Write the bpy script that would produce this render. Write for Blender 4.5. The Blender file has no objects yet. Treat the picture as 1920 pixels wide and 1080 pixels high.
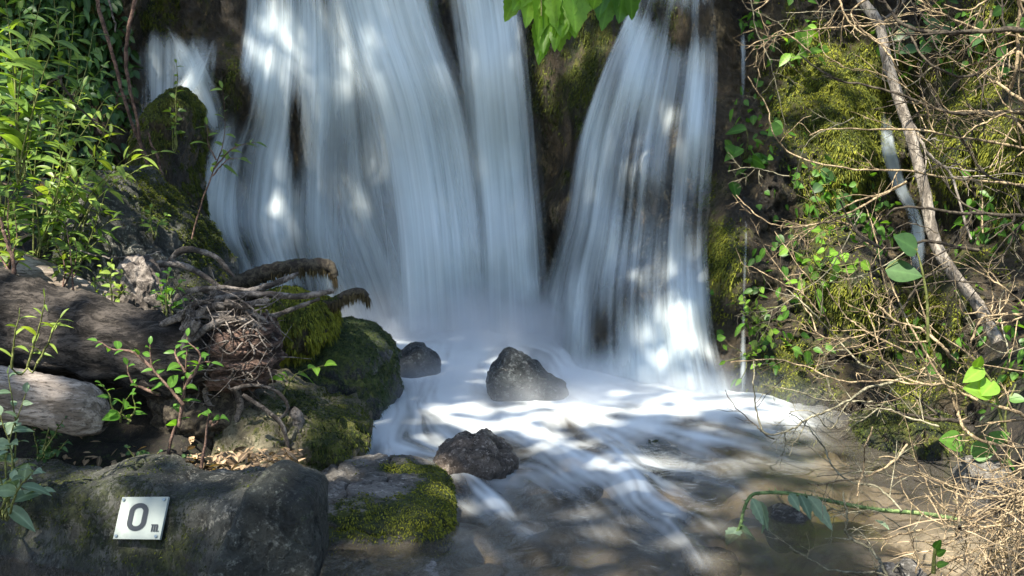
import bpy, bmesh, math, random
import numpy as np
from mathutils import Vector
random.seed(7); rng = np.random.default_rng(7)
SC = bpy.context.scene
COL = SC.collection

# ------------------------------------------------------------------ camera
F = 2133.0                       # focal length in pixels of a 1920 wide frame
CZ = 1.15
PITCH = math.atan(276 / F)
cam = bpy.data.cameras.new('camera'); cam_o = bpy.data.objects.new('camera', cam); COL.objects.link(cam_o)
cam.sensor_width = 36; cam.lens = 36 * F / 1920
cam.clip_start = 0.05; cam.clip_end = 500
cam_o.location = (0, 0, CZ); cam_o.rotation_euler = (math.pi / 2 - PITCH, 0, 0)
SC.camera = cam_o
# ------------------------------------------------------------------ light
TO_SUN = np.array([-0.30, -0.42, 0.86]); TO_SUN /= np.linalg.norm(TO_SUN)
world = bpy.data.worlds.new('World'); SC.world = world; world.use_nodes = True
wn = world.node_tree; wn.nodes.clear()
sky = wn.nodes.new('ShaderNodeTexSky'); sky.sky_type = 'NISHITA'; sky.sun_disc = False
sky.sun_elevation = math.asin(TO_SUN[2]); sky.sun_rotation = math.atan2(TO_SUN[0], TO_SUN[1])
bg = wn.nodes.new('ShaderNodeBackground'); bg.inputs['Strength'].default_value = 0.095
wo = wn.nodes.new('ShaderNodeOutputWorld')
wn.links.new(sky.outputs[0], bg.inputs[0]); wn.links.new(bg.outputs[0], wo.inputs[0])
sl = bpy.data.lights.new('sun', 'SUN'); sl.energy = 5.0; sl.angle = math.radians(0.5); sl.color = (1, 0.93, 0.82)
so = bpy.data.objects.new('sun', sl); COL.objects.link(so)
so.rotation_euler = Vector(-TO_SUN).to_track_quat('-Z', 'Y').to_euler()
SC.view_settings.view_transform = 'Standard'; SC.view_settings.look = 'None'
SC.view_settings.exposure = 1.75; SC.view_settings.gamma = 1.0
SC.cycles.use_denoising = True
SC.cycles.max_bounces = 7; SC.cycles.diffuse_bounces = 3; SC.cycles.glossy_bounces = 3
SC.cycles.transmission_bounces = 4; SC.cycles.transparent_max_bounces = 24; SC.cycles.volume_bounces = 2
SC.cycles.caustics_reflective = False; SC.cycles.caustics_refractive = False

# ------------------------------------------------------------------ projection
cp, sp = math.cos(PITCH), math.sin(PITCH)
def rays(px, py):
    a = (np.asarray(px, float) - 960) / F; b = (540 - np.asarray(py, float)) / F
    return a, cp + b * sp, -sp + b * cp
def at(px, py, Y):
    """point seen at pixel px, py (1920 x 1080) standing at distance Y along the view"""
    a, yy, zz = rays(px, py); t = np.asarray(Y, float) / yy
    return np.stack(np.broadcast_arrays(a * t, Y + 0 * t, CZ + zz * t), -1)
def at_z(px, py, z):
    a, yy, zz = rays(px, py); t = (z - CZ) / zz
    return np.stack([a * t, yy * t, CZ + zz * t], -1)
def project(P):
    P = np.asarray(P, float); x = P[..., 0]; y = P[..., 1]; z = P[..., 2] - CZ
    d = y * cp - z * sp; u = y * sp + z * cp
    return 960 + F * x / d, 540 - F * u / d

# ------------------------------------------------------------------ noise
_perm = rng.permutation(256); _perm = np.concatenate([_perm, _perm, _perm])
_grad = rng.normal(size=(256, 3)); _grad /= np.linalg.norm(_grad, axis=1)[:, None]
def pn(p):
    p = np.asarray(p, float); i = np.floor(p).astype(int); f = p - i; i &= 255
    w = f * f * f * (f * (f * 6 - 15) + 10); out = 0
    for dx in (0, 1):
        for dy in (0, 1):
            for dz in (0, 1):
                h = _perm[_perm[_perm[(i[..., 0] + dx) & 255] + ((i[..., 1] + dy) & 255)] + ((i[..., 2] + dz) & 255)]
                g = _grad[h]
                d = g[..., 0] * (f[..., 0] - dx) + g[..., 1] * (f[..., 1] - dy) + g[..., 2] * (f[..., 2] - dz)
                ww = (w[..., 0] if dx else 1 - w[..., 0]) * (w[..., 1] if dy else 1 - w[..., 1]) * (w[..., 2] if dz else 1 - w[..., 2])
                out = out + d * ww
    return out * 1.5
def fbm(p, o=4, ridged=False):
    s = 0; a = 1.0; t = 0; p = np.asarray(p, float)
    for k in range(o):
        n = pn(p * (2.03 ** k) + k * 17.3)
        s = s + a * ((1 - 2 * np.abs(n)) if ridged else n); t += a; a *= 0.5
    return s / t
def sstep(a, b, x):
    t = np.clip((x - a) / (b - a), 0, 1); return t * t * (3 - 2 * t)

# ------------------------------------------------------------------ mesh / object helpers
def tag(o, label=None, cat=None, group=None, kind=None):
    if label: o['label'] = label
    if cat: o['category'] = cat
    if group: o['group'] = group
    if kind: o['kind'] = kind
    return o
def thing(name, label, cat, loc, group=None):
    o = bpy.data.objects.new(name, None); COL.objects.link(o); o.empty_display_size = 0.1
    o.location = Vector([float(c) for c in loc]); return tag(o, label, cat, group)
def mk(name, V, Fc, mat, parent=None, attrs=None, smooth=True, origin=None):
    V = np.asarray(V, float).reshape(-1, 3); Fc = np.asarray(Fc, int)
    org = np.array(parent.matrix_basis.translation if parent is not None else (origin if origin is not None else (V[:, 0].mean(), V[:, 1].mean(), V[:, 2].min())))
    if parent is not None and parent.parent is not None:
        org = org + np.array(parent.parent.matrix_basis.translation)
    me = bpy.data.meshes.new(name); k = Fc.shape[1]
    me.vertices.add(len(V)); me.vertices.foreach_set('co', (V - org).astype(np.float32).ravel())
    me.loops.add(Fc.size); me.loops.foreach_set('vertex_index', Fc.ravel().astype(np.int32))
    me.polygons.add(len(Fc)); me.polygons.foreach_set('loop_start', (np.arange(len(Fc)) * k).astype(np.int32))
    try: me.polygons.foreach_set('loop_total', np.full(len(Fc), k, np.int32))
    except Exception: pass
    me.update(calc_edges=True); me.validate()
    if smooth: me.polygons.foreach_set('use_smooth', np.ones(len(me.polygons), bool))
    for an, av in (attrs or {}).items():
        av = np.asarray(av, np.float32)
        if av.ndim == 1:
            me.attributes.new(an, 'FLOAT', 'POINT').data.foreach_set('value', av)
        else:
            me.attributes.new(an, 'FLOAT_VECTOR', 'POINT').data.foreach_set('vector', av.ravel())
    me.materials.append(mat)
    o = bpy.data.objects.new(name, me); COL.objects.link(o)
    if parent is not None: o.parent = parent
    else: o.location = Vector([float(c) for c in org])
    return o
def grid_faces(n, m):
    i = np.arange((n - 1) * m).reshape(n - 1, m)[:, :m - 1].ravel()
    return np.stack([i, i + m, i + m + 1, i + 1], 1)
class Buf:
    """collects tubes and blades into one mesh"""
    def __init__(s): s.V = []; s.F = []; s.A = []; s.n = 0
    def add(s, V, Fc, a=0.0):
        s.V.append(V); s.F.append(Fc + s.n); s.A.append(np.full(len(V), a)); s.n += len(V)
    def tube(s, P, R, sides=5, a=0.0, jit=0.0):
        P = np.asarray(P, float); n = len(P); R = np.broadcast_to(np.asarray(R, float), (n,))
        T = np.gradient(P, axis=0); T /= np.linalg.norm(T, axis=1)[:, None] + 1e-9
        ref = np.array([0.31, 0.2, 0.93]);  ref = ref if abs(T[n // 2] @ ref) < 0.9 else np.array([0.9, 0.3, -.2])
        A = np.cross(T, ref); A /= np.linalg.norm(A, axis=1)[:, None] + 1e-9; B = np.cross(T, A)
        th = np.linspace(0, 2 * math.pi, sides, endpoint=False)
        rr = R[:, None] * (1 + (jit * rng.normal(size=(n, sides)) if jit else 0))
        V = P[:, None] + rr[..., None] * (np.cos(th)[None, :, None] * A[:, None] + np.sin(th)[None, :, None] * B[:, None])
        V = V.reshape(-1, 3)
        i = np.arange(n - 1)[:, None] * sides; j = np.arange(sides)[None]; j2 = (j + 1) % sides
        Fc = np.stack([i + j, i + j2, i + sides + j2, i + sides + j], -1).reshape(-1, 4)
        V = np.vstack([V, P[:1], P[-1:]])
        j = np.arange(sides); c0 = n * sides
        cap0 = np.stack([j, np.full(sides, c0), np.full(sides, c0), (j + 1) % sides], 1)
        s.add(V, Fc, a)
        # caps as small fans of quads folded to triangles are avoided: tips taper to nothing instead
    def build(s, name, mat, parent=None, **kw):
        return mk(name, np.vstack(s.V), np.vstack(s.F), mat, parent, attrs={'rnd': np.concatenate(s.A)}, **kw)
def spline(P, n):
    P = np.asarray(P, float)
    if len(P) == 2: return P[0] + (P[1] - P[0]) * np.linspace(0, 1, n)[:, None]
    Q = np.vstack([2 * P[0] - P[1], P, 2 * P[-1] - P[-2]])
    d = np.concatenate([[0], np.cumsum(np.linalg.norm(np.diff(P, axis=0), axis=1))]); u = np.linspace(0, d[-1], n)
    k = np.clip(np.searchsorted(d, u, side='right') - 1, 0, len(P) - 2); t = ((u - d[k]) / (d[k + 1] - d[k] + 1e-9))[:, None]
    p0, p1, p2, p3 = Q[k], Q[k + 1], Q[k + 2], Q[k + 3]
    return 0.5 * (2 * p1 + (p2 - p0) * t + (2 * p0 - 5 * p1 + 4 * p2 - p3) * t ** 2 + (3 * p1 - p0 - 3 * p2 + p3) * t ** 3)

# ------------------------------------------------------------------ materials
class NT:
    def __init__(s, name):
        s.m = bpy.data.materials.new(name); s.m.use_nodes = True; s.t = s.m.node_tree; s.t.nodes.clear()
        s.out = s.t.nodes.new('ShaderNodeOutputMaterial')
    def n(s, typ, ins=None, **props):
        nd = s.t.nodes.new('ShaderNode' + typ)
        for k, v in props.items(): setattr(nd, k, v)
        for k, v in (ins or {}).items():
            sock = nd.inputs[k]
            if isinstance(v, bpy.types.NodeSocket): s.t.links.new(v, sock)
            elif hasattr(v, 'outputs'): s.t.links.new(v.outputs[0], sock)
            else:
                if isinstance(v, (tuple, list)) and len(v) == 3 and sock.type == 'RGBA': v = (*v, 1)
                sock.default_value = v
        return nd
    def math(s, op, a, b=0.0, clamp=False): return s.n('Math', {0: a, 1: b}, operation=op, use_clamp=clamp).outputs[0]
    def mix(s, f, a, b): return s.n('MixRGB', {'Fac': f, 'Color1': a, 'Color2': b}).outputs[0]
    def noise(s, vec, scale, detail=4, rough=0.55, dist=0.0):
        return s.n('TexNoise', {'Vector': vec, 'Scale': scale, 'Detail': detail, 'Roughness': rough, 'Distortion': dist}).outputs[0]
    def ramp(s, f, lo, hi, smooth=True):
        return s.n('MapRange', {0: f, 1: lo, 2: hi, 3: 0.0, 4: 1.0}, interpolation_type='SMOOTHSTEP' if smooth else 'LINEAR').outputs[0]
    def attr(s, name): return s.n('Attribute', attribute_name=name)
    def obj(s): return s.n('TexCoord').outputs['Object']
    def scaled(s, vec, sc): return s.n('VectorMath', {0: vec, 1: sc}, operation='MULTIPLY').outputs[0]
    def surf(s, sh): s.t.links.new(sh.outputs[0] if hasattr(sh, 'outputs') else sh, s.out.inputs['Surface']); return s.m

def rock_mat(name, dark, mid, light, moss1=(0.02, 0.035, 0.008), moss2=(0.09, 0.11, 0.02), scale=6.0, rough=0.6, lichen=0.5, streak=(1, 1, 1), bump=0.5, wetline=None):
    t = NT(name); o = t.scaled(t.obj(), streak)
    a = t.noise(o, scale, 10, 0.72, 0.6); b = t.noise(o, scale * 5.3, 8, 0.75); c = t.noise(o, scale * 19, 6, 0.75); e = t.noise(o, scale * 0.45, 4, 0.6)
    col = t.mix(t.ramp(a, 0.38, 0.60), dark, mid)
    col = t.mix(t.math('MULTIPLY', t.ramp(b, 0.52, 0.62), lichen), col, light)
    col = t.mix(t.math('MULTIPLY', t.ramp(e, 0.45, 0.62), 0.55), col, tuple(x * 0.8 for x in dark))
    col = t.mix(t.math('MULTIPLY', t.ramp(c, 0.52, 0.64), 0.75), col, tuple(x * 0.3 for x in dark))
    sp_n = t.n('TexVoronoi', {'Vector': o, 'Scale': scale * 11, 'Randomness': 1.0}).outputs[0]
    col = t.mix(t.math('MULTIPLY', t.math('MULTIPLY', t.ramp(sp_n, 0.30, 0.18), t.ramp(b, 0.50, 0.60)), lichen), col, tuple(min(1, x * 1.25) for x in light))
    vor = t.n('TexVoronoi', {'Vector': o, 'Scale': scale * 2.6, 'Randomness': 1.0}, feature='DISTANCE_TO_EDGE').outputs[0]
    m = t.attr('moss').outputs['Fac']
    mcol = t.mix(t.ramp(t.noise(o, scale * 4.1, 6, 0.7), 0.38, 0.66), moss1, moss2)
    mcol = t.mix(t.ramp(t.noise(o, scale * 14, 3, 0.6), 0.5, 0.7), mcol, tuple(x * 0.4 for x in moss1))
    mm = t.math('ADD', m, t.math('MULTIPLY', t.math('SUBTRACT', b, 0.5), 2.0))
    mm = t.math('ADD', mm, t.math('MULTIPLY', t.math('SUBTRACT', c, 0.5), 0.9))
    mf = t.ramp(mm, 0.40, 0.66)
    col = t.mix(mf, col, mcol)
    wz = t.n('SeparateXYZ', {0: t.n('NewGeometry').outputs['Position']}).outputs['Z']
    wetf = t.ramp(t.math('ADD', wz, t.math('MULTIPLY', t.math('SUBTRACT', b, 0.5), 0.10)), 0.06, 0.01)
    col = t.mix(t.math('MULTIPLY', wetf, 0.45), col, (0.012, 0.012, 0.011))
    h = t.math('ADD', t.math('MULTIPLY', a, 1.0), t.math('ADD', t.math('MULTIPLY', b, 0.6), t.math('MULTIPLY', c, 0.35)))
    h = t.math('ADD', h, t.math('MULTIPLY', t.ramp(vor, 0.0, 0.10), 0.05))
    bp = t.n('Bump', {'Height': h, 'Strength': min(1.0, bump * 1.4), 'Distance': 0.05})
    rg = t.math('SUBTRACT', t.math('ADD', t.math('MULTIPLY', mf, 0.9 - rough), rough), t.math('MULTIPLY', wetf, rough * 0.6), True)
    p = t.n('BsdfPrincipled', {'Base Color': col, 'Roughness': rg, 'Normal': bp.outputs[0], 'Specular IOR Level': 0.4})
    return t.surf(p)
M = {}
M['cliff'] = rock_mat('cliff rock', (0.014, 0.012, 0.009), (0.07, 0.052, 0.028), (0.32, 0.23, 0.115), (0.012, 0.020, 0.004), (0.085, 0.085, 0.010), scale=3.0, rough=0.42, lichen=0.5, streak=(1, 1, 0.45), bump=0.8)
M['sign_rock'] = rock_mat('grey streaked boulder', (0.035, 0.036, 0.030), (0.15, 0.15, 0.125), (0.46, 0.44, 0.36), (0.016, 0.022, 0.010), (0.07, 0.08, 0.03), scale=8, rough=0.5, lichen=1.0, streak=(1, 1, 0.5), bump=0.7)
M['dark_rock'] = rock_mat('dark boulder', (0.015, 0.017, 0.014), (0.048, 0.052, 0.042), (0.20, 0.21, 0.18), (0.012, 0.02, 0.008), (0.04, 0.05, 0.015), scale=8, rough=0.5, lichen=0.7, bump=0.6)
M['slab_rock'] = rock_mat('grey slab', (0.06, 0.055, 0.045), (0.20, 0.185, 0.16), (0.38, 0.36, 0.32), (0.015, 0.026, 0.006), (0.085, 0.10, 0.018), scale=7, rough=0.65, lichen=0.8, streak=(0.7, 1, 1.4))
M['ochre_rock'] = rock_mat('ochre limestone', (0.06, 0.052, 0.032), (0.20, 0.175, 0.11), (0.40, 0.36, 0.26), (0.02, 0.03, 0.006), (0.11, 0.11, 0.025), scale=6, rough=0.65, lichen=0.8)
M['wet_rock'] = rock_mat('wet dark stone', (0.014, 0.017, 0.018), (0.055, 0.062, 0.062), (0.17, 0.185, 0.185), scale=9, rough=0.18, lichen=0.6)
M['brown_rock'] = rock_mat('wet brown stone', (0.045, 0.036, 0.028), (0.17, 0.135, 0.105), (0.40, 0.34, 0.28), scale=8, rough=0.2, lichen=0.7)
M['pale_rock'] = rock_mat('pale stone', (0.30, 0.29, 0.27), (0.5, 0.49, 0.46), (0.62, 0.61, 0.58), scale=8, rough=0.5, lichen=0.5)
def bed_mat():
    t = NT('stream bed'); o = t.obj(); r = t.attr('tone').outputs['Fac']; n = t.noise(o, 22, 6, 0.65)
    c = t.mix(t.ramp(r, 0.1, 0.6), (0.065, 0.056, 0.042), (0.19, 0.165, 0.128)); c = t.mix(t.ramp(r, 0.6, 1.0), c, (0.33, 0.30, 0.255)); c = t.mix(t.math('MULTIPLY', t.ramp(r, 0.30, 0.36), t.ramp(r, 0.44, 0.38)), c, (0.16, 0.15, 0.06))
    c = t.mix(t.math('MULTIPLY', t.ramp(n, 0.45, 0.65), 0.5), c, (0.05, 0.04, 0.025))
    return t.surf(t.n('BsdfPrincipled', {'Base Color': c, 'Roughness': 0.5}))
M['bed'] = bed_mat()
M['soil'] = rock_mat('bank soil', (0.010, 0.009, 0.006), (0.028, 0.022, 0.015), (0.085, 0.066, 0.042), (0.01, 0.016, 0.004), (0.04, 0.05, 0.012), scale=9, rough=0.9, lichen=0.5)

def bark_mat(name, dark, light, scale=(14, 14, 14), rough=0.85, grain=3.0, bump=0.6):
    t = NT(name); o = t.scaled(t.obj(), scale)
    a = t.noise(o, 1.0, 9, 0.72, 0.8); b = t.noise(o, grain * 2, 7, 0.75)
    col = t.mix(t.ramp(a, 0.42, 0.60), dark, light)
    col = t.mix(t.math('MULTIPLY', t.ramp(b, 0.50, 0.62), 0.8), col, tuple(x * 0.3 for x in dark))
    bp = t.n('Bump', {'Height': t.math('ADD', a, b), 'Strength': bump, 'Distance': 0.02})
    return t.surf(t.n('BsdfPrincipled', {'Base Color': col, 'Roughness': rough, 'Normal': bp.outputs[0], 'Specular IOR Level': 0.25}))
M['log'] = bark_mat('fallen log bark', (0.018, 0.015, 0.012), (0.115, 0.098, 0.082), (6, 22, 22), bump=1.0)
M['pale_log'] = bark_mat('weathered pale wood', (0.16, 0.13, 0.10), (0.42, 0.36, 0.30), (4, 18, 18))
M['rot'] = bark_mat('rotten wood', (0.05, 0.032, 0.024), (0.26, 0.17, 0.13), (12, 12, 34), bump=1.0)
M['root'] = bark_mat('grey root bark', (0.06, 0.05, 0.042), (0.26, 0.225, 0.19), (16, 16, 16))
M['trunk'] = bark_mat('grey trunk bark', (0.14, 0.12, 0.095), (0.40, 0.35, 0.28), (20, 20, 7))
M['twig'] = bark_mat('tan bare twig', (0.13, 0.095, 0.055), (0.42, 0.325, 0.19), (28, 28, 28), bump=0.4)
M['twig_grey'] = bark_mat('grey green twig', (0.12, 0.11, 0.07), (0.33, 0.30, 0.20), (40, 40, 40), bump=0.2)
M['twig_dark'] = bark_mat('dark twig', (0.025, 0.02, 0.015), (0.09, 0.075, 0.05), (40, 40, 40), bump=0.3)
M['stem_red'] = bark_mat('reddish stem', (0.05, 0.03, 0.022), (0.19, 0.12, 0.09), (30, 30, 30), bump=0.2)
M['stem'] = bark_mat('green stem', (0.07, 0.08, 0.02), (0.18, 0.20, 0.06), (30, 30, 30), bump=0.1)
M['bramble'] = bark_mat('green bramble stem', (0.07, 0.12, 0.04), (0.20, 0.28, 0.10), (30, 30, 30), bump=0.1)

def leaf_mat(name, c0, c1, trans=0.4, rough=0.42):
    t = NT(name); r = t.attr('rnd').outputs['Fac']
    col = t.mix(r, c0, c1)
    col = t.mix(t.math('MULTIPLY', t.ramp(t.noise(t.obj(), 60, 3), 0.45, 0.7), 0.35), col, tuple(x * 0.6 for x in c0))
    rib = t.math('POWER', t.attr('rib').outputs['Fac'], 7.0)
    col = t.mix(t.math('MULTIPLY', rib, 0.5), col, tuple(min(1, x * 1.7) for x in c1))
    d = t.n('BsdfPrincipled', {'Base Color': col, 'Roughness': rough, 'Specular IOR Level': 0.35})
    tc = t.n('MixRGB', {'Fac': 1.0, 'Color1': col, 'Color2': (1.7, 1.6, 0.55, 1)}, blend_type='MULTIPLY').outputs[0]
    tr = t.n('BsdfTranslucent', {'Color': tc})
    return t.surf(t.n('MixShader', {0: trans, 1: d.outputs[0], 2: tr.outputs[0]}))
M['leaf'] = leaf_mat('lance leaf', (0.06, 0.125, 0.022), (0.16, 0.25, 0.045), trans=0.45)
M['leaf_yellow'] = leaf_mat('yellow green leaf', (0.10, 0.17, 0.028), (0.23, 0.31, 0.055))
M['leaf_bright'] = leaf_mat('bright green leaf', (0.06, 0.16, 0.02), (0.12, 0.26, 0.04), trans=0.5)
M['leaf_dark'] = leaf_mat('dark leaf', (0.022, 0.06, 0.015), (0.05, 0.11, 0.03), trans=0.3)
M['leaf_lime'] = leaf_mat('lime leaf', (0.15, 0.30, 0.03), (0.22, 0.40, 0.05), trans=0.5)
M['leaf_grey'] = leaf_mat('grey green leaf', (0.10, 0.16, 0.09), (0.22, 0.30, 0.19), trans=0.3)
M['litter'] = leaf_mat('dead leaf', (0.12, 0.08, 0.045), (0.42, 0.30, 0.18), trans=0.15, rough=0.8)
M['straw'] = leaf_mat('dry straw', (0.20, 0.145, 0.085), (0.48, 0.37, 0.23), trans=0.15, rough=0.8)
M['crown'] = leaf_mat('shade crown leaf', (0.04, 0.08, 0.02), (0.08, 0.14, 0.035), trans=0.15)  # leaves of the unseen trees added to shade the scene
M['moss'] = leaf_mat('moss', (0.022, 0.038, 0.006), (0.12, 0.14, 0.02), trans=0.25, rough=0.9)
M['moss_bright'] = leaf_mat('bright moss', (0.06, 0.08, 0.010), (0.27, 0.28, 0.033), trans=0.3, rough=0.9)  # yellower copy of moss; on the right cliff sunlight is in its colour
M['moss_wet'] = leaf_mat('wet dark moss', (0.012, 0.028, 0.008), (0.05, 0.085, 0.022), trans=0.2, rough=0.7)
M['moss_brown'] = leaf_mat('brown moss fringe', (0.035, 0.026, 0.012), (0.13, 0.10, 0.045), trans=0.2, rough=0.9)

def fall_mat():
    t = NT('falling water'); u = t.attr('lane').outputs['Vector']; d = t.attr('dens').outputs['Fac']
    n0 = t.noise(t.scaled(u, (4.5, 0.9, 1)), 1.0, 3, 0.5, 0.4)
    n1 = t.noise(t.scaled(u, (11, 0.42, 1)), 1.0, 3, 0.5, 0.15)
    n2 = t.noise(t.scaled(u, (32, 0.40, 1)), 1.0, 3, 0.55, 0.1)
    n3 = t.noise(t.scaled(u, (80, 0.6, 1)), 1.0, 2, 0.5)
    s = t.math('ADD', t.math('ADD', t.math('MULTIPLY', n0, 0.24), t.math('MULTIPLY', n1, 0.38)), t.math('ADD', t.math('MULTIPLY', n2, 0.29), t.math('MULTIPLY', n3, 0.09)))
    lo = t.math('SUBTRACT', 0.76, t.math('MULTIPLY', d, 0.70)); hi = t.math('ADD', lo, 0.42)
    al = t.n('MapRange', {0: s, 1: lo, 2: hi, 3: 0.0, 4: 0.90}, interpolation_type='SMOOTHSTEP').outputs[0]
    al = t.math('MULTIPLY', al, t.ramp(d, 0.0, 0.25))
    bp = t.n('Bump', {'Height': s, 'Strength': 0.25, 'Distance': 0.05})
    col = t.mix(n2, (0.64, 0.74, 0.76), (0.82, 0.88, 0.88))
    df = t.n('BsdfDiffuse', {'Color': col, 'Normal': bp.outputs[0]}); tl = t.n('BsdfTranslucent', {'Color': col})
    w = t.n('MixShader', {0: 0.3, 1: df.outputs[0], 2: tl.outputs[0]})
    return t.surf(t.n('MixShader', {0: al, 1: t.n('BsdfTransparent').outputs[0], 2: w.outputs[0]}))
M['fall'] = fall_mat()
def pool_mat():
    t = NT('stream water'); f = t.attr('foam').outputs['Fac']; o = t.obj()
    rp = t.noise(t.scaled(o, (1, 0.7, 1)), 11, 4, 0.55, 0.8)
    bp = t.n('Bump', {'Height': rp, 'Strength': 0.35, 'Distance': 0.03})
    tr = t.n('BsdfTransparent', {'Color': (0.76, 0.72, 0.64)})
    milk = t.n('BsdfDiffuse', {'Color': (0.24, 0.215, 0.18)})
    body = t.n('MixShader', {0: 0.17, 1: tr.outputs[0], 2: milk.outputs[0]})
    gl = t.n('BsdfGlossy', {'Color': (1, 1, 1), 'Roughness': 0.14, 'Normal': bp.outputs[0]})
    fr = t.n('Fresnel', {'IOR': 1.33, 'Normal': bp.outputs[0]})
    body = t.n('MixShader', {0: fr.outputs[0], 1: body.outputs[0], 2: gl.outputs[0]})
    df = t.n('BsdfDiffuse', {'Color': (0.82, 0.88, 0.88)}); tl = t.n('BsdfTranslucent', {'Color': (0.82, 0.88, 0.88)})
    foam = t.n('MixShader', {0: 0.2, 1: df.outputs[0], 2: tl.outputs[0]})
    return t.surf(t.n('MixShader', {0: f, 1: body.outputs[0], 2: foam.outputs[0]}))
M['pool'] = pool_mat()
def plain(name, col, rough=0.5, metal=0.0, var=0.12, scale=30):
    t = NT(name); n = t.noise(t.obj(), scale, 5, 0.6)
    c = t.mix(t.math('MULTIPLY', t.ramp(n, 0.45, 0.7), var * 3), col, tuple(x * 0.6 for x in col))
    return t.surf(t.n('BsdfPrincipled', {'Base Color': c, 'Roughness': rough, 'Metallic': metal, 'Specular IOR Level': 0.1 if rough > .9 else 0.5}))
M['plate'] = plain('painted sign plate', (0.31, 0.345, 0.315), 1.0, var=0.12, scale=26)
M['ink'] = plain('black lettering', (0.016, 0.02, 0.024), 0.5)
M['screw'] = plain('grey screw', (0.22, 0.27, 0.29), 0.35, 0.6)

# ------------------------------------------------------------------ scatterers: moss blades, leaves
def vnormals(V, Fc):
    n = np.cross(V[Fc[:, 1]] - V[Fc[:, 0]], V[Fc[:, 2]] - V[Fc[:, 0]]); N = np.zeros_like(V)
    for k in range(Fc.shape[1]): np.add.at(N, Fc[:, k], n)
    return N / (np.linalg.norm(N, axis=1)[:, None] + 1e-12)
def sample_faces(V, Fc, w, n):
    N = np.cross(V[Fc[:, 1]] - V[Fc[:, 0]], V[Fc[:, -1]] - V[Fc[:, 0]]); A = np.linalg.norm(N, axis=1)
    p = A * w[Fc].mean(1); p = p / p.sum(); k = rng.choice(len(Fc), n, p=p)
    a, b = rng.random((2, n)); q = Fc[k]
    P = V[q[:, 0]] + (V[q[:, 1]] - V[q[:, 0]]) * a[:, None] + (V[q[:, -1]] - V[q[:, 0]]) * b[:, None] * (1 - (a[:, None] if Fc.shape[1] == 3 else 0))
    return P, N[k] / (A[k][:, None] + 1e-12)
def blades(P, N, length, width, mat, name, parent=None, hang=0.0, up=0.3, **kw):
    n = len(P); D = N + rng.normal(size=(n, 3)) * 0.45 + np.array([0, 0, up - hang]); D /= np.linalg.norm(D, axis=1)[:, None]
    S = np.cross(D, rng.normal(size=(n, 3))); S /= np.linalg.norm(S, axis=1)[:, None] + 1e-9
    L = length * rng.uniform(0.5, 1.4, n)[:, None]; W = width * rng.uniform(0.6, 1.3, n)[:, None]
    B = P - N * 0.004
    mid = B + D * L * 0.55; tip = B + D * L - np.array([0, 0, 1]) * L * (0.25 + hang)
    V = np.stack([B - S * W * 0.5, B + S * W * 0.5, mid + S * W * 0.6, mid - S * W * 0.6, tip], 1).reshape(-1, 3)
    i = np.arange(n)[:, None] * 5
    Fc = np.vstack([i + np.array([[0, 1, 2]]), i + np.array([[0, 2, 3]]), i + np.array([[3, 2, 4]])])
    base = np.clip(0.5 + 0.9 * pn(P * 9.0) + 0.35 * rng.normal(size=n), 0, 1)
    return mk(name, V, Fc, mat, parent, attrs={'rnd': np.repeat(base, 5)}, **kw)
def leaf_arrays(P, D, Nn, L, W, droop=0.25, rows=6, peak=0.42, fold=0.25, lobe=0.0):
    n = len(P); D = D / (np.linalg.norm(D, axis=1)[:, None] + 1e-9)
    S = np.cross(D, Nn); S /= np.linalg.norm(S, axis=1)[:, None] + 1e-9; Nn = np.cross(S, D)
    t = np.linspace(0, 1, rows); k = math.log(0.5) / math.log(peak)
    w = np.sin(math.pi * np.clip(t ** k, 0, 1)) ** 0.85; w[0] = 0.06; w[-1] = 0.0
    if lobe: w = w * (1 + lobe * np.where(np.arange(rows) % 2 == 0, -1, 1))
    L = np.broadcast_to(L, (n,))[:, None, None]; W = np.broadcast_to(W, (n,))[:, None, None]
    dr = np.broadcast_to(droop, (n,))[:, None, None]
    tt = t[None, :, None]; ww = w[None, :, None]
    c = P[:, None] + D[:, None] * L * tt - np.array([0, 0, 1]) * dr * L * tt ** 2
    l = c - S[:, None] * W * ww * 0.5 + Nn[:, None] * fold * W * ww * 0.5
    r = c + S[:, None] * W * ww * 0.5 + Nn[:, None] * fold * W * ww * 0.5
    V = np.stack([l, c, r], 2).reshape(-1, 3)
    i = np.arange(rows - 1)[:, None] * 3
    q = np.vstack([i + np.array([[0, 1, 4, 3]]), i + np.array([[1, 2, 5, 4]])])
    Fc = (np.arange(n)[:, None, None] * rows * 3 + q[None]).reshape(-1, 4)
    return V, Fc, rows * 3
def leaf_mesh(name, P, D, Nn, L, W, mat, parent=None, rnd=None, kind=None, **kw):
    V, Fc, k = leaf_arrays(P, D, Nn, L, W, **kw)
    r = rng.random(len(P)) if rnd is None else rnd
    return mk(name, V, Fc, mat, parent, attrs={'rnd': np.repeat(r, k), 'rib': np.tile([0., 1., 0.], len(V) // 3)})

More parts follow.
